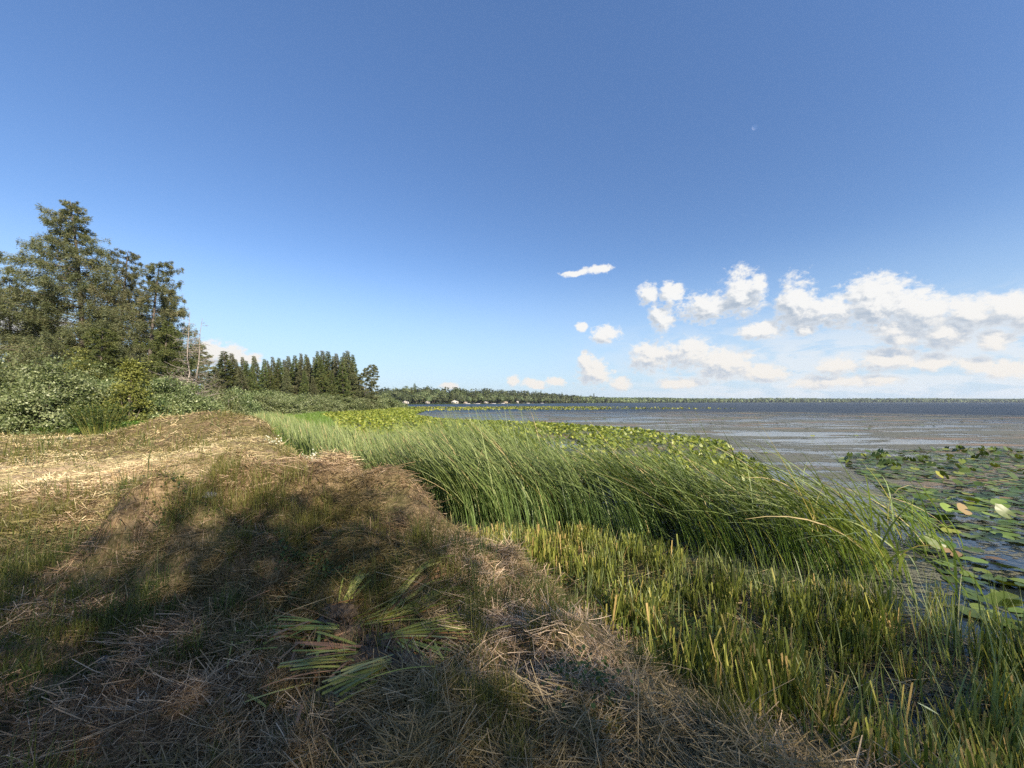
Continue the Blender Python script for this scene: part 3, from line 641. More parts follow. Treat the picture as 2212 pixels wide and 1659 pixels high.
def bush(name, seed, rx_, ry_, rz_, ncl, npl, ls, mat='leaf', cl=.38, tree=False, base=0.0, up=.4, aspect=.6, cone=False, stemm='twig', nj=.55):
    g = np.random.default_rng(seed); acc = Acc(); tr = Acc()
    u = g.normal(size=(ncl, 3)); u /= np.linalg.norm(u, axis=1)[:, None]; u[:, 2] = np.abs(u[:, 2]) * 1.0 - (.25 if not tree else .6) * g.random(ncl)
    rad = g.uniform(.45, 1.0, ncl) ** .6
    lump = 1 + .22 * np.sin(u[:, 0] * 4.1 + seed) * np.cos(u[:, 1] * 3.7 + seed * 2) + .10 * g.normal(size=ncl)
    c = u * rad[:, None] * lump[:, None] * [rx_, ry_, rz_]
    if cone:
        h = g.random(ncl); an = g.uniform(0, 6.28, ncl); q = np.sqrt(g.random(ncl)) * (1 - h) ** .9
        c = np.stack([np.cos(an) * q * rx_, np.sin(an) * q * ry_, h * rz_], 1)
    else: c[:, 2] += rz_ * (.12 if not tree else .5) + base
    c[:, 2] = np.maximum(c[:, 2], .1)
    cs = cl * g.uniform(.6, 1.3, ncl)
    k = np.repeat(np.arange(ncl), npl); N = len(k)
    d = g.normal(size=(N, 3)) * [1, 1, .6]; pos = c[k] + d * cs[k][:, None] * .5
    pos[:, 2] = np.maximum(pos[:, 2], .03)
    cen = np.array([0, 0, rz_ * .2 + base])
    nrm = (pos - (cen if not tree else np.array([0, 0, base + rz_ * .4]))) * (.35 if not tree else .9) / max(rx_, rz_) + g.normal(size=(N, 3)) * nj + [0, 0, up]
    V, F = leaves(pos, ls * g.uniform(.5, 1.3, N), nrm, g, aspect=aspect)
    a = np.clip(g.beta(2, 2, N) * .75 + g.normal(0, .14, ncl)[k] + .08, 0, 1)
    acc.add(V, F, np.repeat(a, 4))
    ns = 14 if not tree else 9
    for i in g.choice(ncl, min(ns, ncl), replace=False):
        s = np.linspace(0, 1, 5)[:, None]
        if tree: p0 = np.array([0, 0, base * .7]); pts_ = p0 + (c[i] - p0) * s
        else: pts_ = np.array([c[i][0] * .15, c[i][1] * .15, 0]) * (1 - s) + c[i] * s + [0, 0, .1] * np.sin(s * 3)
        tube(tr, pts_, np.linspace(.03 if not tree else .12, .008, 5) * (rz_ / 3 if not tree else rz_ / 4), 4)
    if tree: tube(tr, [(0, 0, 0), (.05, 0, base * .5), (0, .05, base + rz_ * .3), (0, 0, base + rz_ * .8)], [.05 * rz_, .04 * rz_, .03 * rz_, .01], 7)
    e = empty(name); obj('crown' if tree else 'foliage', acc.mesh('crown', M[mat]), e); obj('trunk' if tree else 'stem', tr.mesh('trunk', M[stemm], True), e)
    return e
def gz_(x, y): return float(H(np.array([x]), np.array([y]))[0])

# --- big old larches at the left
def pr_main(t, phi):                                     # wide to the left low down, narrow top
    l = .5 - .5 * math.cos(phi)                           # 1 towards -x
    return (8.6 * (1 - t) ** .72 * (.85 + .4 * l) if t > .25 else 7.2) * (.85 if t > .7 else 1) + .5
def pos_of(u, D): return ((u - UC) / FPX) * D
D0 = 40.0
xm = pos_of(178, D0)
e1 = conifer('larch_tree', 11, 23.2, pr_main, 250, 230, .22, .05, rough_=.75, vsc=.22, lean=(-2.4, 0), droop=.05, tipup=.06, tbare=.12, hang=.5,
    extra=((.72, R(172), 7.0, .52, -.22), (.90, R(200), 2.6, .5, -.1), (.66, R(176), 8.6, .40, -.25), (.62, R(186), 8.0, .30, -.2), (.5, R(180), 10.0, .22, -.12), (.42, R(190), 10.5, .18, -.1), (.36, R(172), 10.5, .2, -.12), (.28, R(180), 10.5, .12, -.05)))
e1.location = (xm, D0, .6); tag(e1, 'tallest old larch with wide ragged limbs reaching left', 'tree', 'larches at the left edge')
e2 = conifer('larch_tree', 12, 18.2, lambda t, p_: 5.0 * (1 - t) ** .6 + .4, 125, 230, .22, .05, rough_=.75, vsc=.22, lean=(.5, 0), droop=.05, tipup=.1, tbare=.1, hang=.5)
e2.location = (pos_of(252, 41), 41, .6); tag(e2, 'second larch just right of the tallest one', 'tree', 'larches at the left edge')
e3 = conifer('larch_tree', 13, 16.2, lambda t, p_: 4.8 * (1 - t) ** .5 + .5, 125, 230, .22, .05, rough_=.75, vsc=.22, lean=(.7, 0), droop=-.02, tipup=.15, tbare=.15, hang=.45)
e3.location = (pos_of(318, 39), 39, .6); tag(e3, 'rounded larch on the right flank of the group', 'tree', 'larches at the left edge')
e4 = conifer('larch_tree', 14, 9.5, lambda t, p_: 3.9 * (1 - t) ** .7 + .4, 110, 220, .22, .05, rough_=.75, vsc=.22, lean=(.3, 0), mat='needle2')
e4.location = (pos_of(350, 37), 37, .6); tag(e4, 'lower dense larch at the right foot of the group', 'tree', 'larches at the left edge')
e5 = conifer('larch_tree', 15, 15.0, lambda t, p_: 5.4 * (1 - t) ** .6 + .5, 120, 220, .22, .05, rough_=.75, vsc=.22, lean=(-.8, 0), droop=.0, tipup=.1)
e5.location = (pos_of(20, 40), 40, .6); tag(e5, 'dark larch cut by the left edge of the view', 'tree', 'larches at the left edge')
e6 = conifer('larch_tree', 16, 8.6, lambda t, p_: 3.6 * (1 - t) ** .7 + .5, 110, 220, .22, .05, mat='needle2', droop=-.1)
e6.location = (pos_of(215, 36), 36, .6); tag(e6, 'short dark green larch in front of the tallest trunk', 'tree', 'larches at the left edge')
e7 = conifer('larch_tree', 17, 9.6, lambda t, p_: 3.4 * (1 - t) ** .7 + .5, 90, 180, .24, .06)
e7.location = (pos_of(425, 52), 52, .6); tag(e7, 'brownish larch directly behind the dead tree', 'tree', 'larches at the left edge')
e8 = conifer('larch_tree', 18, 14.2, lambda t, p_: 3.6 * (1 - t) ** .55 + .5, 115, 220, .22, .05, rough_=.7, vsc=.22, lean=(.4, 0), hang=.6)
e8.location = (pos_of(350, 42), 42, .6); tag(e8, 'larch filling the gap behind the rounded right flank larch', 'tree', 'larches at the left edge')
e9 = conifer('larch_tree', 19, 14.5, lambda t, p_: 4.6 * (1 - t) ** .55 + .5, 115, 220, .22, .05, rough_=.75, vsc=.22, lean=(-.5, 0), hang=.6)
e9.location = (pos_of(95, 43), 43, .6); tag(e9, 'broad larch behind the left limbs of the tallest one', 'tree', 'larches at the left edge')
# dead pale limb reaching out of frame
ac = Acc(); s = np.linspace(0, 1, 8)[:, None]
a_ = np.array([at_d(170, 737, 36.5)]); b_ = np.array([at_d(-60, 716, 35.5)])
# dead tree with two stems
ac = Acc(); g = np.random.default_rng(3)
xd = pos_of(411, 36)
for (dx, top, r_) in ((-.25, 10.3, .085), (.25, 9.6, .075)):
    tt = np.linspace(0, 1, 8)[:, None]
    pp = np.array([[dx, 0, 0]]) + np.array([[dx * .4 + (.5 if dx > 0 else -.1), 0, top]]) * tt + g.normal(0, .06, (8, 3)) * [1, 1, 0]
    tube(ac, pp, r_ * (1 - tt[:, 0]) + .012, 6)
    for i in range(34):
        q = g.uniform(.18, .97); an = g.uniform(0, 6.28); L = (2.6 * (1 - q) + .35) * g.uniform(.5, 1.2)
        b0 = pp[0] + (pp[-1] - pp[0]) * q; o_ = np.array([math.cos(an), math.sin(an), 0]); ss = np.linspace(0, 1, 5)[:, None]
        bp_ = b0 + o_ * L * ss + np.array([0, 0, 1]) * L * (.15 * ss + .25 * ss ** 2 * g.normal()) + g.normal(0, .03, (5, 3))
        tube(ac, bp_, np.linspace(.03, .008, 5) * (1.4 - q), 4)
        for _ in range(4):
            sq = g.uniform(.3, .9); c0 = b0 + o_ * L * sq + np.array([0, 0, 1]) * L * .15 * sq; dd = o_ + g.normal(0, .8, 3)
            tube(ac, [c0, c0 + dd * L * .16, c0 + dd * L * .3 + [0, 0, -.04]], [.012, .009, .006], 3)
e = empty('dead_tree', (xd, 36, .6)); obj('trunk', ac.mesh('trunk', M['deadwood'], True), e); tag(e, 'bare grey dead tree with two thin stems', 'tree')
ac = Acc()
for i in range(16):
    an = g.uniform(-.5, .5); L = g.uniform(1.8, 4.2); ss = np.linspace(0, 1, 6)[:, None]
    o_ = np.array([math.cos(an), math.sin(an), 0]) * (1 if i % 3 else -1)
    b0 = np.array([0, 0, g.uniform(.8, 3.6)])
    tube(ac, b0 + o_ * L * ss + np.array([0, 0, 1]) * L * (.05 * ss + .35 * ss ** 2) + g.normal(0, .04, (6, 3)), np.linspace(.035, .008, 6), 4)
    for _ in range(6):
        sq = g.uniform(.2, .95); c0 = b0 + o_ * L * sq + np.array([0, 0, 1]) * L * (.05 * sq + .35 * sq ** 2); dd = o_ * .5 + g.normal(0, .7, 3)
        tube(ac, [c0, c0 + dd * .35, c0 + dd * .6], [.012, .01, .006], 3)
obj('branches', ac.mesh('branches', M['deadwood'], True), e)

# --- spruce row
sp_ = [conifer('spruce_tree', 30 + i, 14.0, (lambda w_: (lambda t, p_: w_ * (1 - t) ** 1.2 + .06))(3.3 + .3 * i), 160, 130, .30, .075, lean=(-.45 - .25 * i, 0), droop=-.2, tipup=.12, mat='needle' if i % 2 else 'needle2', hang=.5, tbare=.1) for i in range(4)]
row = [(492,757,100),(508,762,103),(540,778,98),(560,768,106),(574,774,100),(596,770,108),(612,772,99),(632,768,110),(641,766,103),(655,762,98),(668,764,112),(674,770,104),(690,757,100),
       (704,756,106),(717,757,101),(735,762,99),(748,760,109),(757,756,100),(768,764,104),(528,790,94),(586,795,95),(622,792,94),(662,800,93),(472,790,90),(452,800,84),(680,812,92),(720,800,93),(520,775,112),(548,784,101),(584,778,113),(604,782,97),(625,776,103),(650,776,109),(684,770,110),(699,768,97),(728,768,103),(743,770,96),(762,778,100),(486,782,108),(531,770,109)]
lab_ends = {0: 'bushy topped spruce at the left end of the spruce row', 23: 'low spruce just right of the dead tree', 17: 'tallest dark spruce near the right end of the row'}
first = set()
for i, (u, v_, D) in enumerate(row):
    x_, _, zt = at_d(u, v_, D); k = i % 4; hh_ = max(5, zt - .6); s = hh_ / 14.0
    wx = rng.uniform(1.0, 1.4) * (1.5 if i == 0 else 1)
    if k not in first: o = sp_[k]; first.add(k); o.location = (x_, D, .6); o.scale = (s * wx, s * wx, s)
    else: o = copy_tree(sp_[k], (x_, D, .6), rng.uniform(-.5, .5), (s * wx, s * wx, s))
    od, sd_ = from_ends([q[0] for q in row], i); kd = 'low' if v_ > 785 else 'tall' if v_ < 764 else 'middling'
    tag(o, lab_ends.get(i, '%s dark spruce, %s from the %s end of the row behind the bushes' % (kd, od, sd_)), 'tree', 'spruces in the row behind the bushes')
    if i in lab_ends: o['group'] = 'spruces in the row behind the bushes'
o = conifer('larch_tree', 41, 12.6, lambda t, p_: 3.6 * (1 - t) ** .45 + .5, 110, 120, .32, .09, lean=(2.2, 0), droop=.02, tipup=.0, hang=.8, tbare=.3)
o.location = (pos_of(786, 102), 102, .6); o.scale = (1.0, 1.0, .93); tag(o, 'rounded open larch closing the right end of the spruce row', 'tree')

# --- bushes
big = [  # u, v_top, D, rx, mat
 (30, 765, 24.0, 3.6, 'leaf'), (95, 790, 22.0, 2.9, 'leaf'), (100, 752, 30.0, 4.2, 'leaf'), (-70, 770, 25, 3.8, 'leaf'), (150, 800, 24.0, 2.3, 'leaf'), (205, 818, 25.5, 2.4, 'leaf'), (245, 800, 29, 2.6, 'leaf'), (330, 822, 26, 2.3, 'leaf'), (390, 838, 27, 2.2, 'leaf'), (370, 815, 31, 2.4, 'leaf'), (185, 765, 33, 2.8, 'leafyoung')]
labs = ['large pale leaved bush at the left edge of the clearing', 'rounded bush with dark shaded foot beside the clearing', 'tall olive bush behind the large pale bush', 'bush cut off by the left edge of the view',
        'pale bush between the rounded bush and the weed clump', 'silvery green bush right behind the weed clump', 'bush under the larch trunks left of the young cone shaped tree', 'pale bush just right of the young cone shaped tree',
        'bush in front of the foot of the dead tree', 'olive bush behind the dead tree foot', 'thin yellowish bush below the tallest larch']
for i, (u, v_, D, r_, mt) in enumerate(big):
    x_, _, zt = at_d(u, v_, D); hz = max(1.5, zt - .55)
    o = bush('bush', 60 + i, r_, r_ * .85, hz / 1.12, 300, 95, .135, mt, cl=.5)
    o.location = (x_, D, .5); tag(o, labs[i], 'bush', 'bushes beside the clearing')
o = bush('young_tree', 80, 1.7, 1.7, 4.3, 110, 70, .15, 'leafyoung', cl=.5, cone=True)
o.location = (pos_of(282, 24), 24, .5); tag(o, 'small yellow green cone shaped young tree among the bushes', 'tree')
bb = [bush('bush', 90 + i, 4.0, 3.2, 3.0, 260, 70, .20, 'leaf', cl=.6) for i in range(3)]
far_b = [(430,850,34,.55),(455,838,42,.8),(500,845,48,.9),(535,835,62,1.0),(468,842,38,.6),(560,848,56,.8),(600,842,64,1.0),(640,850,70,.9),(575,840,72,1.1),(675,852,78,1.0),(700,848,88,1.1),(735,852,90,1.1),(610,852,60,.7),(765,852,100,1.2),(795,848,112,1.3),(822,852,128,1.3),(845,860,140,1.1),(520,858,50,.6),(660,858,72,.7),(808,858,118,1.0),(760,860,94,.8),(715,862,84,.7),(442,862,33,.4),(865,868,150,.7)]
fb = set()
for i, (u, v_, D, s) in enumerate(far_b):
    x_, _, zt = at_d(u, v_, D); hz = max(1.2, zt - .2); k = i % 3; sc3 = (s * 1.15, s * 1.15, hz / 3.36)
    if k not in fb: o = bb[k]; fb.add(k); o.location = (x_, D, .1); o.scale = sc3
    else: o = copy_tree(bb[k], (x_, D, .1), rng.uniform(0, 6.28), sc3)
    lab = 'last low bush at the right tip of the bushy shore' if i == 23 else 'small grey green bush nearest the far mound' if i == 22 else '%s grey green bush, %s from the %s end of the belt below the spruces' % (('small' if s < .85 else 'wide'), *from_ends([q[0] for q in far_b], i))
    tag(o, lab, 'bush', 'bushes in the belt below the spruces')
# tall weed clump in front of the bushes
ac = Acc(); lf = Acc(); g = np.random.default_rng(5); wx0, wy0 = pos_of(222, 19.5), 19.5; wz0 = gz_(wx0, wy0)
for i in range(75):
    an = g.uniform(0, 6.28); r_ = g.random() ** .5; b0 = np.array([math.cos(an) * r_ * .9, math.sin(an) * r_ * .5, 0]); L = g.uniform(1.2, 1.75)
    tip = b0 * 2.3 + [0, 0, L]; s = np.linspace(0, 1, 5)[:, None]; P_ = b0 + (tip - b0) * s + [0, 0, .1] * np.sin(s * 3.1)
    tube(ac, P_, np.linspace(.016, .007, 5), 4, g.random())
    n_ = 40; q = g.uniform(.35, 1.0, n_); pp = b0 + (tip - b0) * q[:, None]; dd = g.normal(size=(n_, 3)); dd[:, 2] = .3
    diamonds(pp, dd, np.full(n_, .16), np.full(n_, .035), g, lf, g.random(n_))
e = empty('weed_clump', (wx0, wy0, wz0)); obj('stem', ac.mesh('stem', M['leafyoung']), e); obj('leaves', lf.mesh('leaves', M['leafdark']), e)
tag(e, 'tall weed clump with pale upright stems before the bushes', 'plant')
# green undergrowth at the foot of the bushes
x, y = inside(26000, [(-34, 22.5), (-24, 21.2), (-19, 20), (-14, 19), (-13, 20.5), (-20, 23), (-34, 25)], 0); N = len(x)
V, F = leaves(np.stack([x, y, H(x, y) + rng.random(N) ** 1.5 * .55], 1), rng.uniform(.06, .14, N), rng.normal(size=(N, 3)) + [0, -.4, .8], rng)
tag(obj('undergrowth', mesh_np('undergrowth', V, F, M['fringe'], {'rnd': np.repeat(rng.random(N) * .8, 4)})), 'bright green undergrowth along the foot of the bushes', 'undergrowth', kind='stuff')
x, y = inside(14000, [(-34, 22.5), (-24, 20.5), (-19, 18.6), (-10.5, 18.2), (-9.5, 15), (-7.6, 13.6), (-9, 19), (-16, 24), (-34, 26)], 0); N = len(x)
V, F = ribbons(np.stack([x, y, H(x, y)], 1), rng.uniform(0, 6.28, N), rng.uniform(.15, .5, N), np.full(N, .014), np.abs(rng.normal(0, .3, N)), np.abs(rng.normal(.6, .3, N)), 3)
tag(obj('grass', mesh_np('grass', V, F, M['fringe'], {'rnd': np.repeat(rng.random(N), 8)})), 'uncut green grass behind the far mound', 'grass', kind='stuff')

# ------------------------------------------------------------------ far shore
ft = []
for i in range(5): ft.append(bush('shore_tree', 120 + i, 5.0 + .5 * i, 5.0, 5.2, 70, 26, 1.15, 'leaffar', cl=2.3, tree=True, base=4.2 + .5 * (i % 2), up=.1, aspect=.9, nj=.2))
ftc = conifer('shore_tree', 130, 17, lambda t, p_: 2.6 * (1 - t) ** .8 + .2, 50, 10, 1.1, .5, mat='needle2')
ft.append(ftc)
shore = LAKE[27:34]; shore = np.array([(-230, 388), (-180, 394), (-115, 402), (-60, 442), (-15, 522), (42, 642), (147, 852), (300, 1082)])
seg = np.linalg.norm(np.diff(shore, axis=0), axis=1); cum = np.r_[0, np.cumsum(seg)]
ftu = set(); cnt = 0
pl = []
for row_, (off_, step, jit) in enumerate(((7, 8.5, 3), (16, 9, 4), (28, 10, 5), (44, 12, 6))):
    q = 0
    while q < cum[-1]:
        i = min(np.searchsorted(cum, q, side='right') - 1, len(seg) - 1); f = (q - cum[i]) / seg[i]
        p0 = shore[i] + (shore[i + 1] - shore[i]) * f; d = (shore[i + 1] - shore[i]) / seg[i]; nn = np.array([-d[1], d[0]])
        pl.append((p0 + nn * (off_ + rng.normal(0, jit)) + d * rng.normal(0, 2), row_)); q += step * rng.uniform(.7, 1.3) * (1 + q / 900)
pl = [t_ for t_ in pl if -.335 < t_[0][0] / t_[0][1] < .29]
pl.sort(key=lambda t_: t_[0][1]); print('shore trees', len(pl))
pl = pl[:230]
for (p0, row_) in pl:
    k = int(rng.integers(0, 5)) if rng.random() < .88 else 5; s = rng.uniform(.72, 1.08) * (.95 + .10 * row_) * (.82 if rng.random() < .2 else 1)
    sc3 = (s * rng.uniform(.8, 1.05), s * rng.uniform(.8, 1.05), s); z0 = .5 + 1.3 * row_
    if k not in ftu: o = ft[k]; ftu.add(k); o.location = (p0[0], p0[1], z0); o.scale = sc3
    else: o = copy_tree(ft[k], (p0[0], p0[1], z0), rng.uniform(0, 6.28), sc3)
    tag(o, 'dark pointed conifer among the leafy trees on the far shore' if k == 5 else 'green leafy tree in the wood on the far left shore', 'tree', 'conifers on the far shore' if k == 5 else 'leafy trees on the far shore')
for k in range(6):
    if k not in ftu:
        for ch in list(ft[k].children): bpy.data.objects.remove(ch)
        bpy.data.objects.remove(ft[k])
# distant forest as one mass
def forest(P0, N, band, name, label, hs, zhill, leaf=2.6, per=26):
    P0 = np.array(P0, float); sg = np.linalg.norm(np.diff(P0, axis=0), axis=1); cm = np.r_[0, np.cumsum(sg)]
    q = rng.random(N) * cm[-1]; i = np.clip(np.searchsorted(cm, q, side='right') - 1, 0, len(sg) - 1); f = (q - cm[i]) / sg[i]
    b0 = P0[i] + (P0[i + 1] - P0[i]) * f[:, None]; d = (P0[i + 1] - P0[i]) / sg[i][:, None]; nn = np.stack([-d[:, 1], d[:, 0]], 1)
    dep = rng.random(N) ** 1.3 * band; b0 = b0 + nn * (dep + 3)[:, None]
    z0 = .5 + zhill * sstep(dep, 10, band) * (.4 + 1.2 * fbm(b0[:, 0], b0[:, 1], .0022, 2))
    hh_ = hs * rng.uniform(.7, 1.2, N); ww = hh_ * rng.uniform(.28, .42, N)
    k = np.repeat(np.arange(N), per); u = rng.normal(size=(N * per, 3)); u /= np.linalg.norm(u, axis=1)[:, None]
    c = np.stack([b0[k, 0] + u[:, 0] * ww[k], b0[k, 1] + u[:, 1] * ww[k], z0[k] + hh_[k] * (.5 + .48 * u[:, 2])], 1)
    V, F = leaves(c, leaf * rng.uniform(.7, 1.5, len(c)), u + rng.normal(size=u.shape) * .4 + [0, 0, .3], rng, aspect=.9)
    a = np.clip(rng.random(N)[k] * .7 + rng.random(len(c)) * .3, 0, 1)
    tag(obj(name, mesh_np(name, V, F, M['leaffar'], {'rnd': np.repeat(a, 4)})), label, 'forest', kind='stuff')
forest([(120, 805), (147, 852), (300, 1082), (460, 1302), (760, 1500)], 1500, 160, 'forest', 'wooded far shore beyond the leafy trees', 13, 7, 3.2, 40)
forest([(-300, 392), (-180, 440), (-100, 455), (-40, 500), (10, 590), (70, 700), (160, 870)], 900, 60, 'forest', 'dense wood behind the trees of the left shore', 15, 5, 2.4, 34)
forest([(450, 1290), (1010, 1702), (1815, 1902), (2527, 1932), (3600, 1900)], 4500, 330, 'forest', 'long low forest line across the lake', 14, 9, 5.0, 26)

# cottages and docks on the far shore
M['white_wall'] = plain('white_wall', (.5, .48, .44)); M['roof_grey'] = plain('roof_grey', (.22, .22, .23)); M['glass_dark'] = plain('glass_dark', (.03, .04, .05), .1, .6)
M['grey_wall'] = plain('grey_wall', (.36, .35, .32)); M['tan_wall'] = plain('tan_wall', (.5, .42, .32)); M['wood'] = plain('wood', (.32, .28, .23)); M['boat_white'] = plain('boat_white', (.42, .42, .42), .3)
def box(acc, x0, x1, y0, y1, z0, z1):
    V = np.array([(x0, y0, z0), (x1, y0, z0), (x1, y1, z0), (x0, y1, z0), (x0, y0, z1), (x1, y0, z1), (x1, y1, z1), (x0, y1, z1)], float)
    acc.add(V, np.array([(0, 3, 2, 1), (4, 5, 6, 7), (0, 1, 5, 4), (1, 2, 6, 5), (2, 3, 7, 6), (3, 0, 4, 7)]), .5)
def cottage(loc, w_, d_, h_, rz, wall, label):
    e = empty('cottage', loc, rz); a = Acc(); box(a, -w_ / 2, w_ / 2, -d_ / 2, d_ / 2, 0, h_)
    rh = w_ * .22
    a.add(np.array([(-w_ / 2, -d_ / 2, h_), (w_ / 2, -d_ / 2, h_), (0, -d_ / 2, h_ + rh), (0, -d_ / 2, h_ + rh)], float), np.array([(0, 1, 2, 3)]), .5)
    obj('wall', a.mesh('wall', M[wall]), e)
    a = Acc()
    for s in (-1, 1):
        x1 = s * (w_ / 2 + .4); dz = rh * .4 / (w_ / 2)
        lo = [(x1, -d_ / 2 - .4, h_ - dz), (0, -d_ / 2 - .4, h_ + rh), (0, d_ / 2 + .4, h_ + rh), (x1, d_ / 2 + .4, h_ - dz)]
        V = np.array(lo + [(p_[0], p_[1], p_[2] + .22) for p_ in lo], float)
        a.add(V, np.array([(0, 1, 2, 3), (7, 6, 5, 4), (0, 4, 5, 1), (1, 5, 6, 2), (2, 6, 7, 3), (3, 7, 4, 0)]), .5)
    obj('roof', a.mesh('roof', M['roof_grey']), e)
    for xx in (-w_ * .28, w_ * .28):
        a = Acc(); box(a, xx - w_ * .12, xx + w_ * .12, -d_ / 2 - .05, -d_ / 2 + .05, h_ * .35, h_ * .75); obj('window', a.mesh('window', M['glass_dark']), e)
    a = Acc(); box(a, -.5, .5, -d_ / 2 - .06, -d_ / 2 + .04, 0, 2.05); obj('door', a.mesh('door', M['wood']), e)
    tag(e, label, 'cottage', 'cottages on the far shore')
cots = [(882, 396, 8, 7, 3.2, 'white_wall', 'white cottage nearest the bushy point'), (1000, 425, 7, 6, 3.0, 'grey_wall', 'grey cottage half hidden under a shoreline tree'),
        (1237, 0, 0, 0, 0, '', '')]
def shore_at(u, dist):
    k = (u - UC) / FPX
    for i in range(len(shore) - 1):
        a, b = shore[i], shore[i + 1]; fa = a[0] - k * a[1]; fb_ = b[0] - k * b[1]
        if fa * fb_ <= 0:
            p_ = a + (b - a) * (fa / (fa - fb_)); return p_[0] * (1 + dist / p_[1]), p_[1] + dist
for (u, w_, d_, h_, wl, lb) in ((877, 9, 7, 2.8, 'white_wall', 'white cottage nearest the bushy point'), (924, 7, 6, 2.6, 'grey_wall', 'grey cottage half hidden under a shoreline tree'),
        (983, 11, 7, 3.4, 'white_wall', 'broad white cottage with grey roof in the middle of the wood'), (1006, 6, 4, 2.2, 'tan_wall', 'tan boathouse just right of the broad white cottage'),
        (1050, 8, 6, 2.4, 'grey_wall', 'grey boathouse by the small docks'), (1092, 9, 6, 2.8, 'tan_wall', 'tan cottage beyond the docks'), (1118, 5, 5, 4.0, 'white_wall', 'narrow tall white hut far along the shore')):
    x_, y_ = shore_at(u, 3); cottage((x_, y_, .45), w_ * .7, d_ * .7, h_ * .75, math.atan2(-x_, y_) * .6, wl, lb)
for i, u in enumerate((1003, 1024, 1036, 1060, 1078, 1100, 1130, 1150)):
    x_, y_ = shore_at(u, -6); a = Acc(); box(a, -1.0, 1.0, -6, 6, .5, .66); e = empty('dock', (x_, y_, 0)); obj('deck', a.mesh('deck', M['wood']), e)
    for sx in (-.9, .9):
        for sy in (-5.5, 0, 5.5): a = Acc(); box(a, sx - .08, sx + .08, sy - .08, sy + .08, -.6, .9); obj('post', a.mesh('post', M['wood']), e)
    tag(e, '%s wooden dock from the left before the far wood' % ORD[i], 'dock', 'docks on the far shore')
for i, u in enumerate((1010, 1031, 1066, 1086, 1140, 1170)):
    x_, y_ = shore_at(u, -9); e = empty('motor_boat', (x_, y_, 0), rng.uniform(-.3, .3)); a = Acc()
    hs_ = [(-2.6, .9), (-1, 1.1), (1.2, 1.05), (2.4, .6), (3.2, .05)]
    V = []; 
    for (xx, hw) in hs_: V += [(xx, -hw * .7, -.1), (xx, -hw, .75), (xx, hw, .75), (xx, hw * .7, -.1)]
    F = []
    for q in range(4):
        for j in range(4): F.append((q * 4 + j, q * 4 + (j + 1) % 4, q * 4 + 4 + (j + 1) % 4, q * 4 + 4 + j))
    F += [(0, 3, 2, 1), (16, 17, 18, 19)]
    a.add(np.array(V, float), np.array(F), .5); obj('hull', a.mesh('hull', M['boat_white']), e)
    a = Acc(); box(a, -.4, 1.2, -.75, .75, .752, 1.35); obj('windscreen', a.mesh('windscreen', M['glass_dark']), e)
    tag(e, '%s small white boat from the left beside the docks on the far shore' % ORD[i], 'boat', 'boats on the far shore')

# ------------------------------------------------------------------ things on the bank
def root_clump(loc, rz, nleaf, L, spread, seed, label, brown=.2):
    g = np.random.default_rng(seed); e = empty('uprooted_reed', loc, 0)
    th = np.linspace(0, 2 * np.pi, 22, endpoint=False); ph = np.linspace(.05, np.pi - .05, 12); TT, PP = np.meshgrid(th, ph)
    rr_ = .10 * (1 + .35 * g.normal(size=TT.shape) * .5); V = np.stack([rr_ * np.sin(PP) * np.cos(TT) * 1.3, rr_ * np.sin(PP) * np.sin(TT), .02 + rr_ * .55 * np.cos(PP)], -1)
    i = np.arange(11)[:, None] * 22; j = np.arange(22)[None]; j2 = (j + 1) % 22
    a = Acc(); a.add(V, np.stack([i + j, i + j2, i + 22 + j2, i + 22 + j], -1).reshape(-1, 4), .4)
    for _ in range(46):
        d = g.normal(size=3); d[2] = abs(d[2]) * .5; d /= np.linalg.norm(d); p0 = d * .07; tube(a, [p0, p0 + d * .06 + g.normal(0, .015, 3), p0 + d * .12 + g.normal(0, .03, 3)], [.005, .004, .002], 3)
    obj('root_ball', a.mesh('root_ball', M['root']), e)
    N = int(nleaf * 1.7); hd = rz + g.normal(0, spread * 1.5, N); base = np.stack([np.cos(hd) * .05 + g.normal(0, .02, N), np.sin(hd) * .05 + g.normal(0, .03, N), .045 + g.random(N) * .05], 1)
    LL = L * g.uniform(.65, 1.1, N)
    Vr, F = ribbons(base, hd, LL, g.uniform(.010, .022, N), g.uniform(R(78), R(90), N), g.uniform(R(88), R(97), N), 6, True, twist=g.uniform(-.5, .5, N))
    Vw = Vr + np.array(loc); hz = H(Vw[..., 0], Vw[..., 1]); Vr[..., 2] = np.maximum(Vr[..., 2], hz - loc[2] + .045)
    aa = np.where(g.random(N) < brown, 1.0, g.uniform(.3, .8, N))
    obj('leaves', mesh_np('leaves', Vr, F, M['cutleaf'], {'rnd': np.repeat(aa, 14)}), e); tag(e, label, 'uprooted reed', 'uprooted reeds lying on the bank')
M['cutleaf'] = leafmat('cutleaf', [(0, (.10, .12, .02)), (.6, (.25, .28, .06)), (.85, (.46, .44, .15)), (1, (.30, .17, .08))], .4, .2, .4)
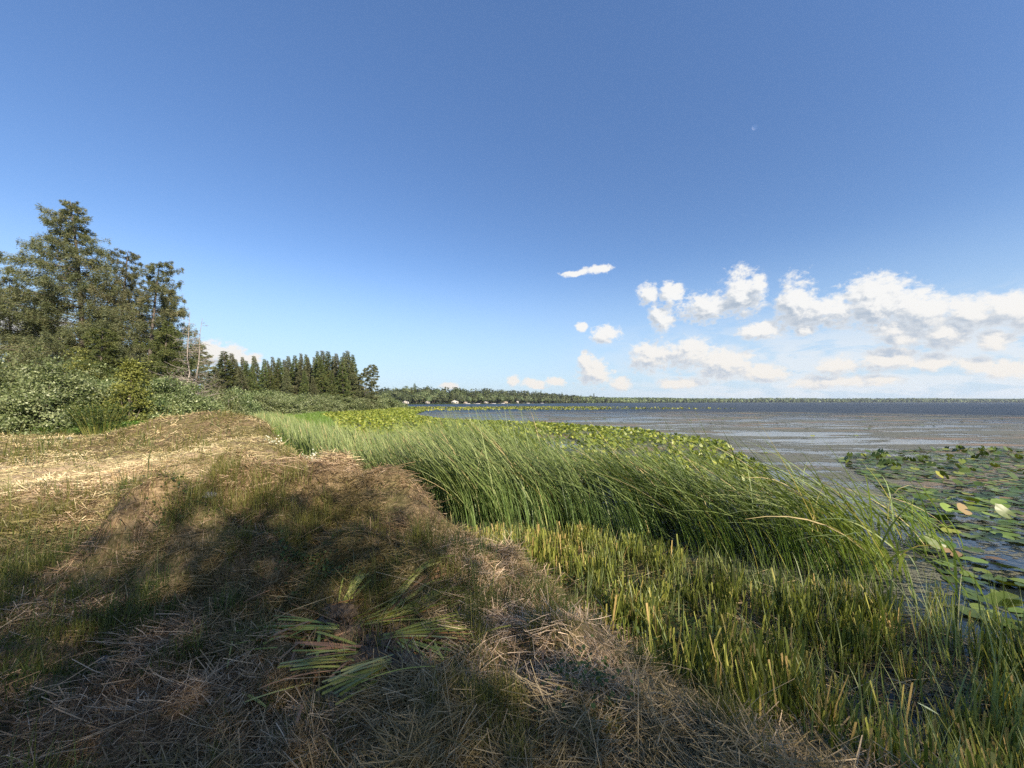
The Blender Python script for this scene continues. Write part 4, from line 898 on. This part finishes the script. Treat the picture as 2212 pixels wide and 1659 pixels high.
for (u, v_, ang_, nl, L, sp, lb, br_) in (
    (745, 1372, 182, 16, .62, .12, 'uprooted reed with thick green leaves pointing left', .1), (752, 1350, 24, 13, .80, .10, 'uprooted reed with long leaves reaching right and away', .15),
    (815, 1385, 6, 12, .62, .2, 'uprooted reed fanned out to the lower right', .2), (850, 1395, -30, 10, .4, .25, 'short stemmed uprooted reed beside the fanned one', .3),
    (790, 1430, 190, 12, .42, .15, 'uprooted reed with pale cut leaves near the middle of the pile', .2), (860, 1445, 215, 12, .36, .14, 'bright green uprooted reed lowest in the pile', .0),
    (735, 1335, 80, 7, .24, .2, 'small uprooted reed sticking up behind the pile', .0), (690, 1375, 225, 9, .42, .3, 'brown withered uprooted reed under the left bundle', .9)):
    x_, y_ = at_z(u, v_, .68); x_, y_ = at_z(u, v_, gz_(x_, y_) + .05); root_clump((x_, y_, gz_(x_, y_) + .03), R(ang_), nl, L, sp, int(u + v_), lb, br_)
x = -.98 + rng.normal(0, .42, 130); y = 2.72 + rng.normal(0, .24, 130); N = 130
V, F = ribbons(np.stack([x, y, H(x, y) + .03 + rng.random(N) * .04], 1), rng.uniform(0, 6.28, N), rng.uniform(.12, .42, N), rng.uniform(.006, .018, N), rng.uniform(R(70), R(92), N), rng.uniform(R(86), R(108), N), 6, True, True)
tag(obj('cut_reeds', mesh_np('cut_reeds', V, F, M['cutleaf'], {'rnd': np.repeat(np.where(rng.random(N) < .6, 1.0, rng.uniform(.1, .8, N)), 14)})), 'loose brown and green reed strips around the uprooted reeds', 'cut reeds', kind='stuff')
def stone(u, v_, r_, label, seed, dark=False):
    g = np.random.default_rng(seed); import bmesh
    bm = bmesh.new(); bmesh.ops.create_icosphere(bm, subdivisions=3, radius=1)
    k = g.normal(size=(5, 3)); k /= np.linalg.norm(k, axis=1)[:, None]
    for v in bm.verts:
        c = np.array(v.co); q = 1.0
        for kk in k: q = min(q, .78 / max(.3, float(c @ kk)) if c @ kk > .3 else 9)
        v.co = Vector(tuple(c * min(q, 1.0) * [1.2, .9, .6]))
    me = bpy.data.meshes.new('stone'); bm.to_mesh(me); bm.free(); me.materials.append(M['stone'])
    x_, y_ = at_z(u, v_, .9)
    for _ in range(4): x_, y_ = at_z(u, v_, gz_(x_, y_))
    o = obj('stone', me, None, (x_, y_, gz_(x_, y_) + r_ * .45)); o.scale = (r_, r_, r_); o.rotation_euler = (0, 0, g.uniform(0, 6)); tag(o, label, 'stone', 'stones on the mown bank')
for i, (u, v_, r_, lb) in enumerate(((428, 1076, .09, 'largest blue grey stone on the near mound'), (450, 1082, .075, 'whitish stone below the largest blue grey one'), (470, 1048, .06, 'small stone behind the blue grey ones'), (468, 1070, .05, 'pale stone right of the whitish one'),
    (604, 1030, .06, 'pinkish stone on the crest of the near mound'), (788, 1252, .035, 'small white stone on the slope above the uprooted reeds'), (648, 1040, .05, 'light stone near the crest right of the pinkish one'), (232, 1245, .04, 'grey pebble at the foot of the mound'),
    (560, 1028, .05, 'pale stone left of the pinkish one'), (150, 952, .12, 'white stone in the dry grass of the clearing'), (545, 918, .14, 'white stone at the right foot of the far mound'), (560, 930, .12, 'white stone by the marsh edge'))): stone(u, v_, r_, lb, 200 + i)
# plants with pale leaves turned by the wind
def pale_plant(u, v_, h_, n_, label, seed, ls=.07):
    g = np.random.default_rng(seed); x_, y_ = at_z(u, v_, .7)
    for _ in range(4): x_, y_ = at_z(u, v_, gz_(x_, y_))
    e = empty('pale_plant', (x_, y_, gz_(x_, y_))); a = Acc(); l = Acc()
    for i in range(n_):
        b0 = g.normal(0, .05, 3) * [1, 1, 0]; tip = b0 + [g.normal(-.15, .12), g.normal(0, .1), h_ * g.uniform(.6, 1.1)]
        tube(a, [b0, (b0 + tip) / 2 + [.02, 0, .03], tip], [.006, .005, .003], 4); q = g.uniform(.35, 1, 9)
        pos = b0 + (tip - b0) * q[:, None] + g.normal(0, .04, (9, 3)); V, F = leaves(pos, ls * g.uniform(.6, 1.4, 9), g.normal(size=(9, 3)) * .5 + [.4, -.8, .5], g, aspect=.7); l.add(V, F, np.repeat(g.random(9), 4))
    obj('stem', a.mesh('stem', M['leafyoung']), e); obj('leaves', l.mesh('leaves', M['white_leaf']), e); tag(e, label, 'plant', 'plants with pale leaves on the bank')
pale_plant(668, 1005, .55, 7, 'plant with bright white leaves beside the reeds', 1, .085)
pale_plant(700, 1012, .35, 4, 'smaller white leaved plant right of the bright one', 2, .08)
pale_plant(600, 975, .3, 3, 'sparse white leaved plant by the marsh edge', 3, .045)
# dry stalk with two leaves at lower right
x_, y_ = at_z(2150, 1655, .5); z_ = gz_(x_, y_); e = empty('weed_stalk', (x_, y_, z_)); a = Acc()
tube(a, [(0, 0, 0), (-.05, .06, .18), (-.11, .10, .36), (-.16, .16, .5)], [.006, .005, .005, .003], 6); obj('stem', a.mesh('stem', M['leafyoung']), e)
l = Acc(); g = np.random.default_rng(4)
for (pc, dd, L, wd) in (((-.09, .09, .3), (-.02, .02, -.14), .14, .035), ((-.05, .05, .18), (.03, 0, -.14), .13, .04), ((-.14, .13, .44), (-.1, .03, .05), .09, .02), ((-.03, .03, .1), (.12, .02, .05), .1, .03)):
    P0 = np.array(pc); d = np.array(dd); d = d / np.linalg.norm(d); sN = np.array([.95, .3, 0]); rows = [P0 + d * L * q + sN * s * wd * math.sin(math.pi * (q * .9 + .08)) * .5 + np.array([0, -.012 * (1 - abs(s)), 0]) for q in np.linspace(0, 1, 7) for s in (-1, 0, 1)]
    i = (np.arange(6)[:, None] * 3 + np.arange(2)[None]).ravel(); l.add(np.array(rows), np.stack([i, i + 1, i + 4, i + 3], -1), g.random())
obj('leaves', l.mesh('leaves', M['leaf'], True), e); tag(e, 'pale weed stalk with drooping leaves at the lower right', 'plant')

# ------------------------------------------------------------------ trees behind the viewer, whose shade falls on the bank
def shade_tree(G, t_, rad, seed, label, npl=125, ncl=42):
    c = np.array([G[0], G[1], .7]) + S * t_
    o = bush('shade_tree', seed, rad, rad, rad * .8, ncl, npl, .17, 'leafdark', cl=1.35, tree=True, base=c[2] - rad * .4 - .6, up=.3, stemm='bark')
    o.location = (c[0], c[1], .6); tag(o, label, 'tree', 'leafy trees behind the viewer')
shade_tree((3.9, .9), 16, 2.2, 305, 'small leafy tree behind the viewer nearest the water', 110, 34)
shade_tree((-1.65, 2.55), 17, 2.5, 301, 'leafy tree behind the viewer shading the near bank')
shade_tree((.85, -.45), 19, 2.6, 302, 'second leafy tree behind the viewer')
shade_tree((-6.5, 1.2), 20, 3.0, 303, 'third leafy tree behind the viewer')
shade_tree((-3.2, -1.6), 24, 2.6, 304, 'leafy tree farthest behind the viewer')

# ------------------------------------------------------------------ moon, far outside the air
d = ray(1630, 275); m, t = newmat('moon_rock')
bf = t.node('ShaderNodeNewGeometry').outputs['Backfacing']; dif = t.node('ShaderNodeBsdfDiffuse', {'Color': t.mix(bf, (.05, .05, .055), (0, 0, 0))}); addn = t.node('ShaderNodeAddShader'); t.l.new(dif.outputs[0], addn.inputs[0]); t.l.new(t.node('ShaderNodeBsdfTransparent').outputs[0], addn.inputs[1]); out(t, addn.outputs[0])
th = np.linspace(0, 2 * np.pi, 32, endpoint=False); ph = np.linspace(0.01, np.pi - .01, 17); TT, PP = np.meshgrid(th, ph); rm = 12000 * math.tan(R(.27))
V = rm * np.stack([np.sin(PP) * np.cos(TT), np.sin(PP) * np.sin(TT), np.cos(PP)], -1); i = np.arange(16)[:, None] * 32; j = np.arange(32)[None]; j2 = (j + 1) % 32
mo = obj('moon', mesh_np('moon', V, np.stack([i + j, i + j2, i + 32 + j2, i + 32 + j], -1).reshape(-1, 4), m, smooth=True), None, tuple(d * 12000)); tag(mo, 'faint daytime half moon high in the blue sky', 'moon')

# ------------------------------------------------------------------ air
m, t = newmat('air'); pv = t.node('ShaderNodeVolumePrincipled'); pv.inputs['Color'].default_value = (.75, .86, 1, 1); pv.inputs['Density'].default_value = .00007; pv.inputs['Anisotropy'].default_value = .1
t.l.new(pv.outputs[0], t.node('ShaderNodeOutputMaterial').inputs['Volume'])
V = np.array([(x, y, z) for z in (-1.7, 75) for (x, y) in ((-4100, -4100), (4100, -4100), (4100, 4100), (-4100, 4100))], float)
tag(obj('haze', mesh_np('haze', V, [(0, 3, 2, 1), (4, 5, 6, 7), (0, 1, 5, 4), (1, 2, 6, 5), (2, 3, 7, 6), (3, 0, 4, 7)], m)), 'thin pale summer haze over the lake', 'haze', kind='stuff')
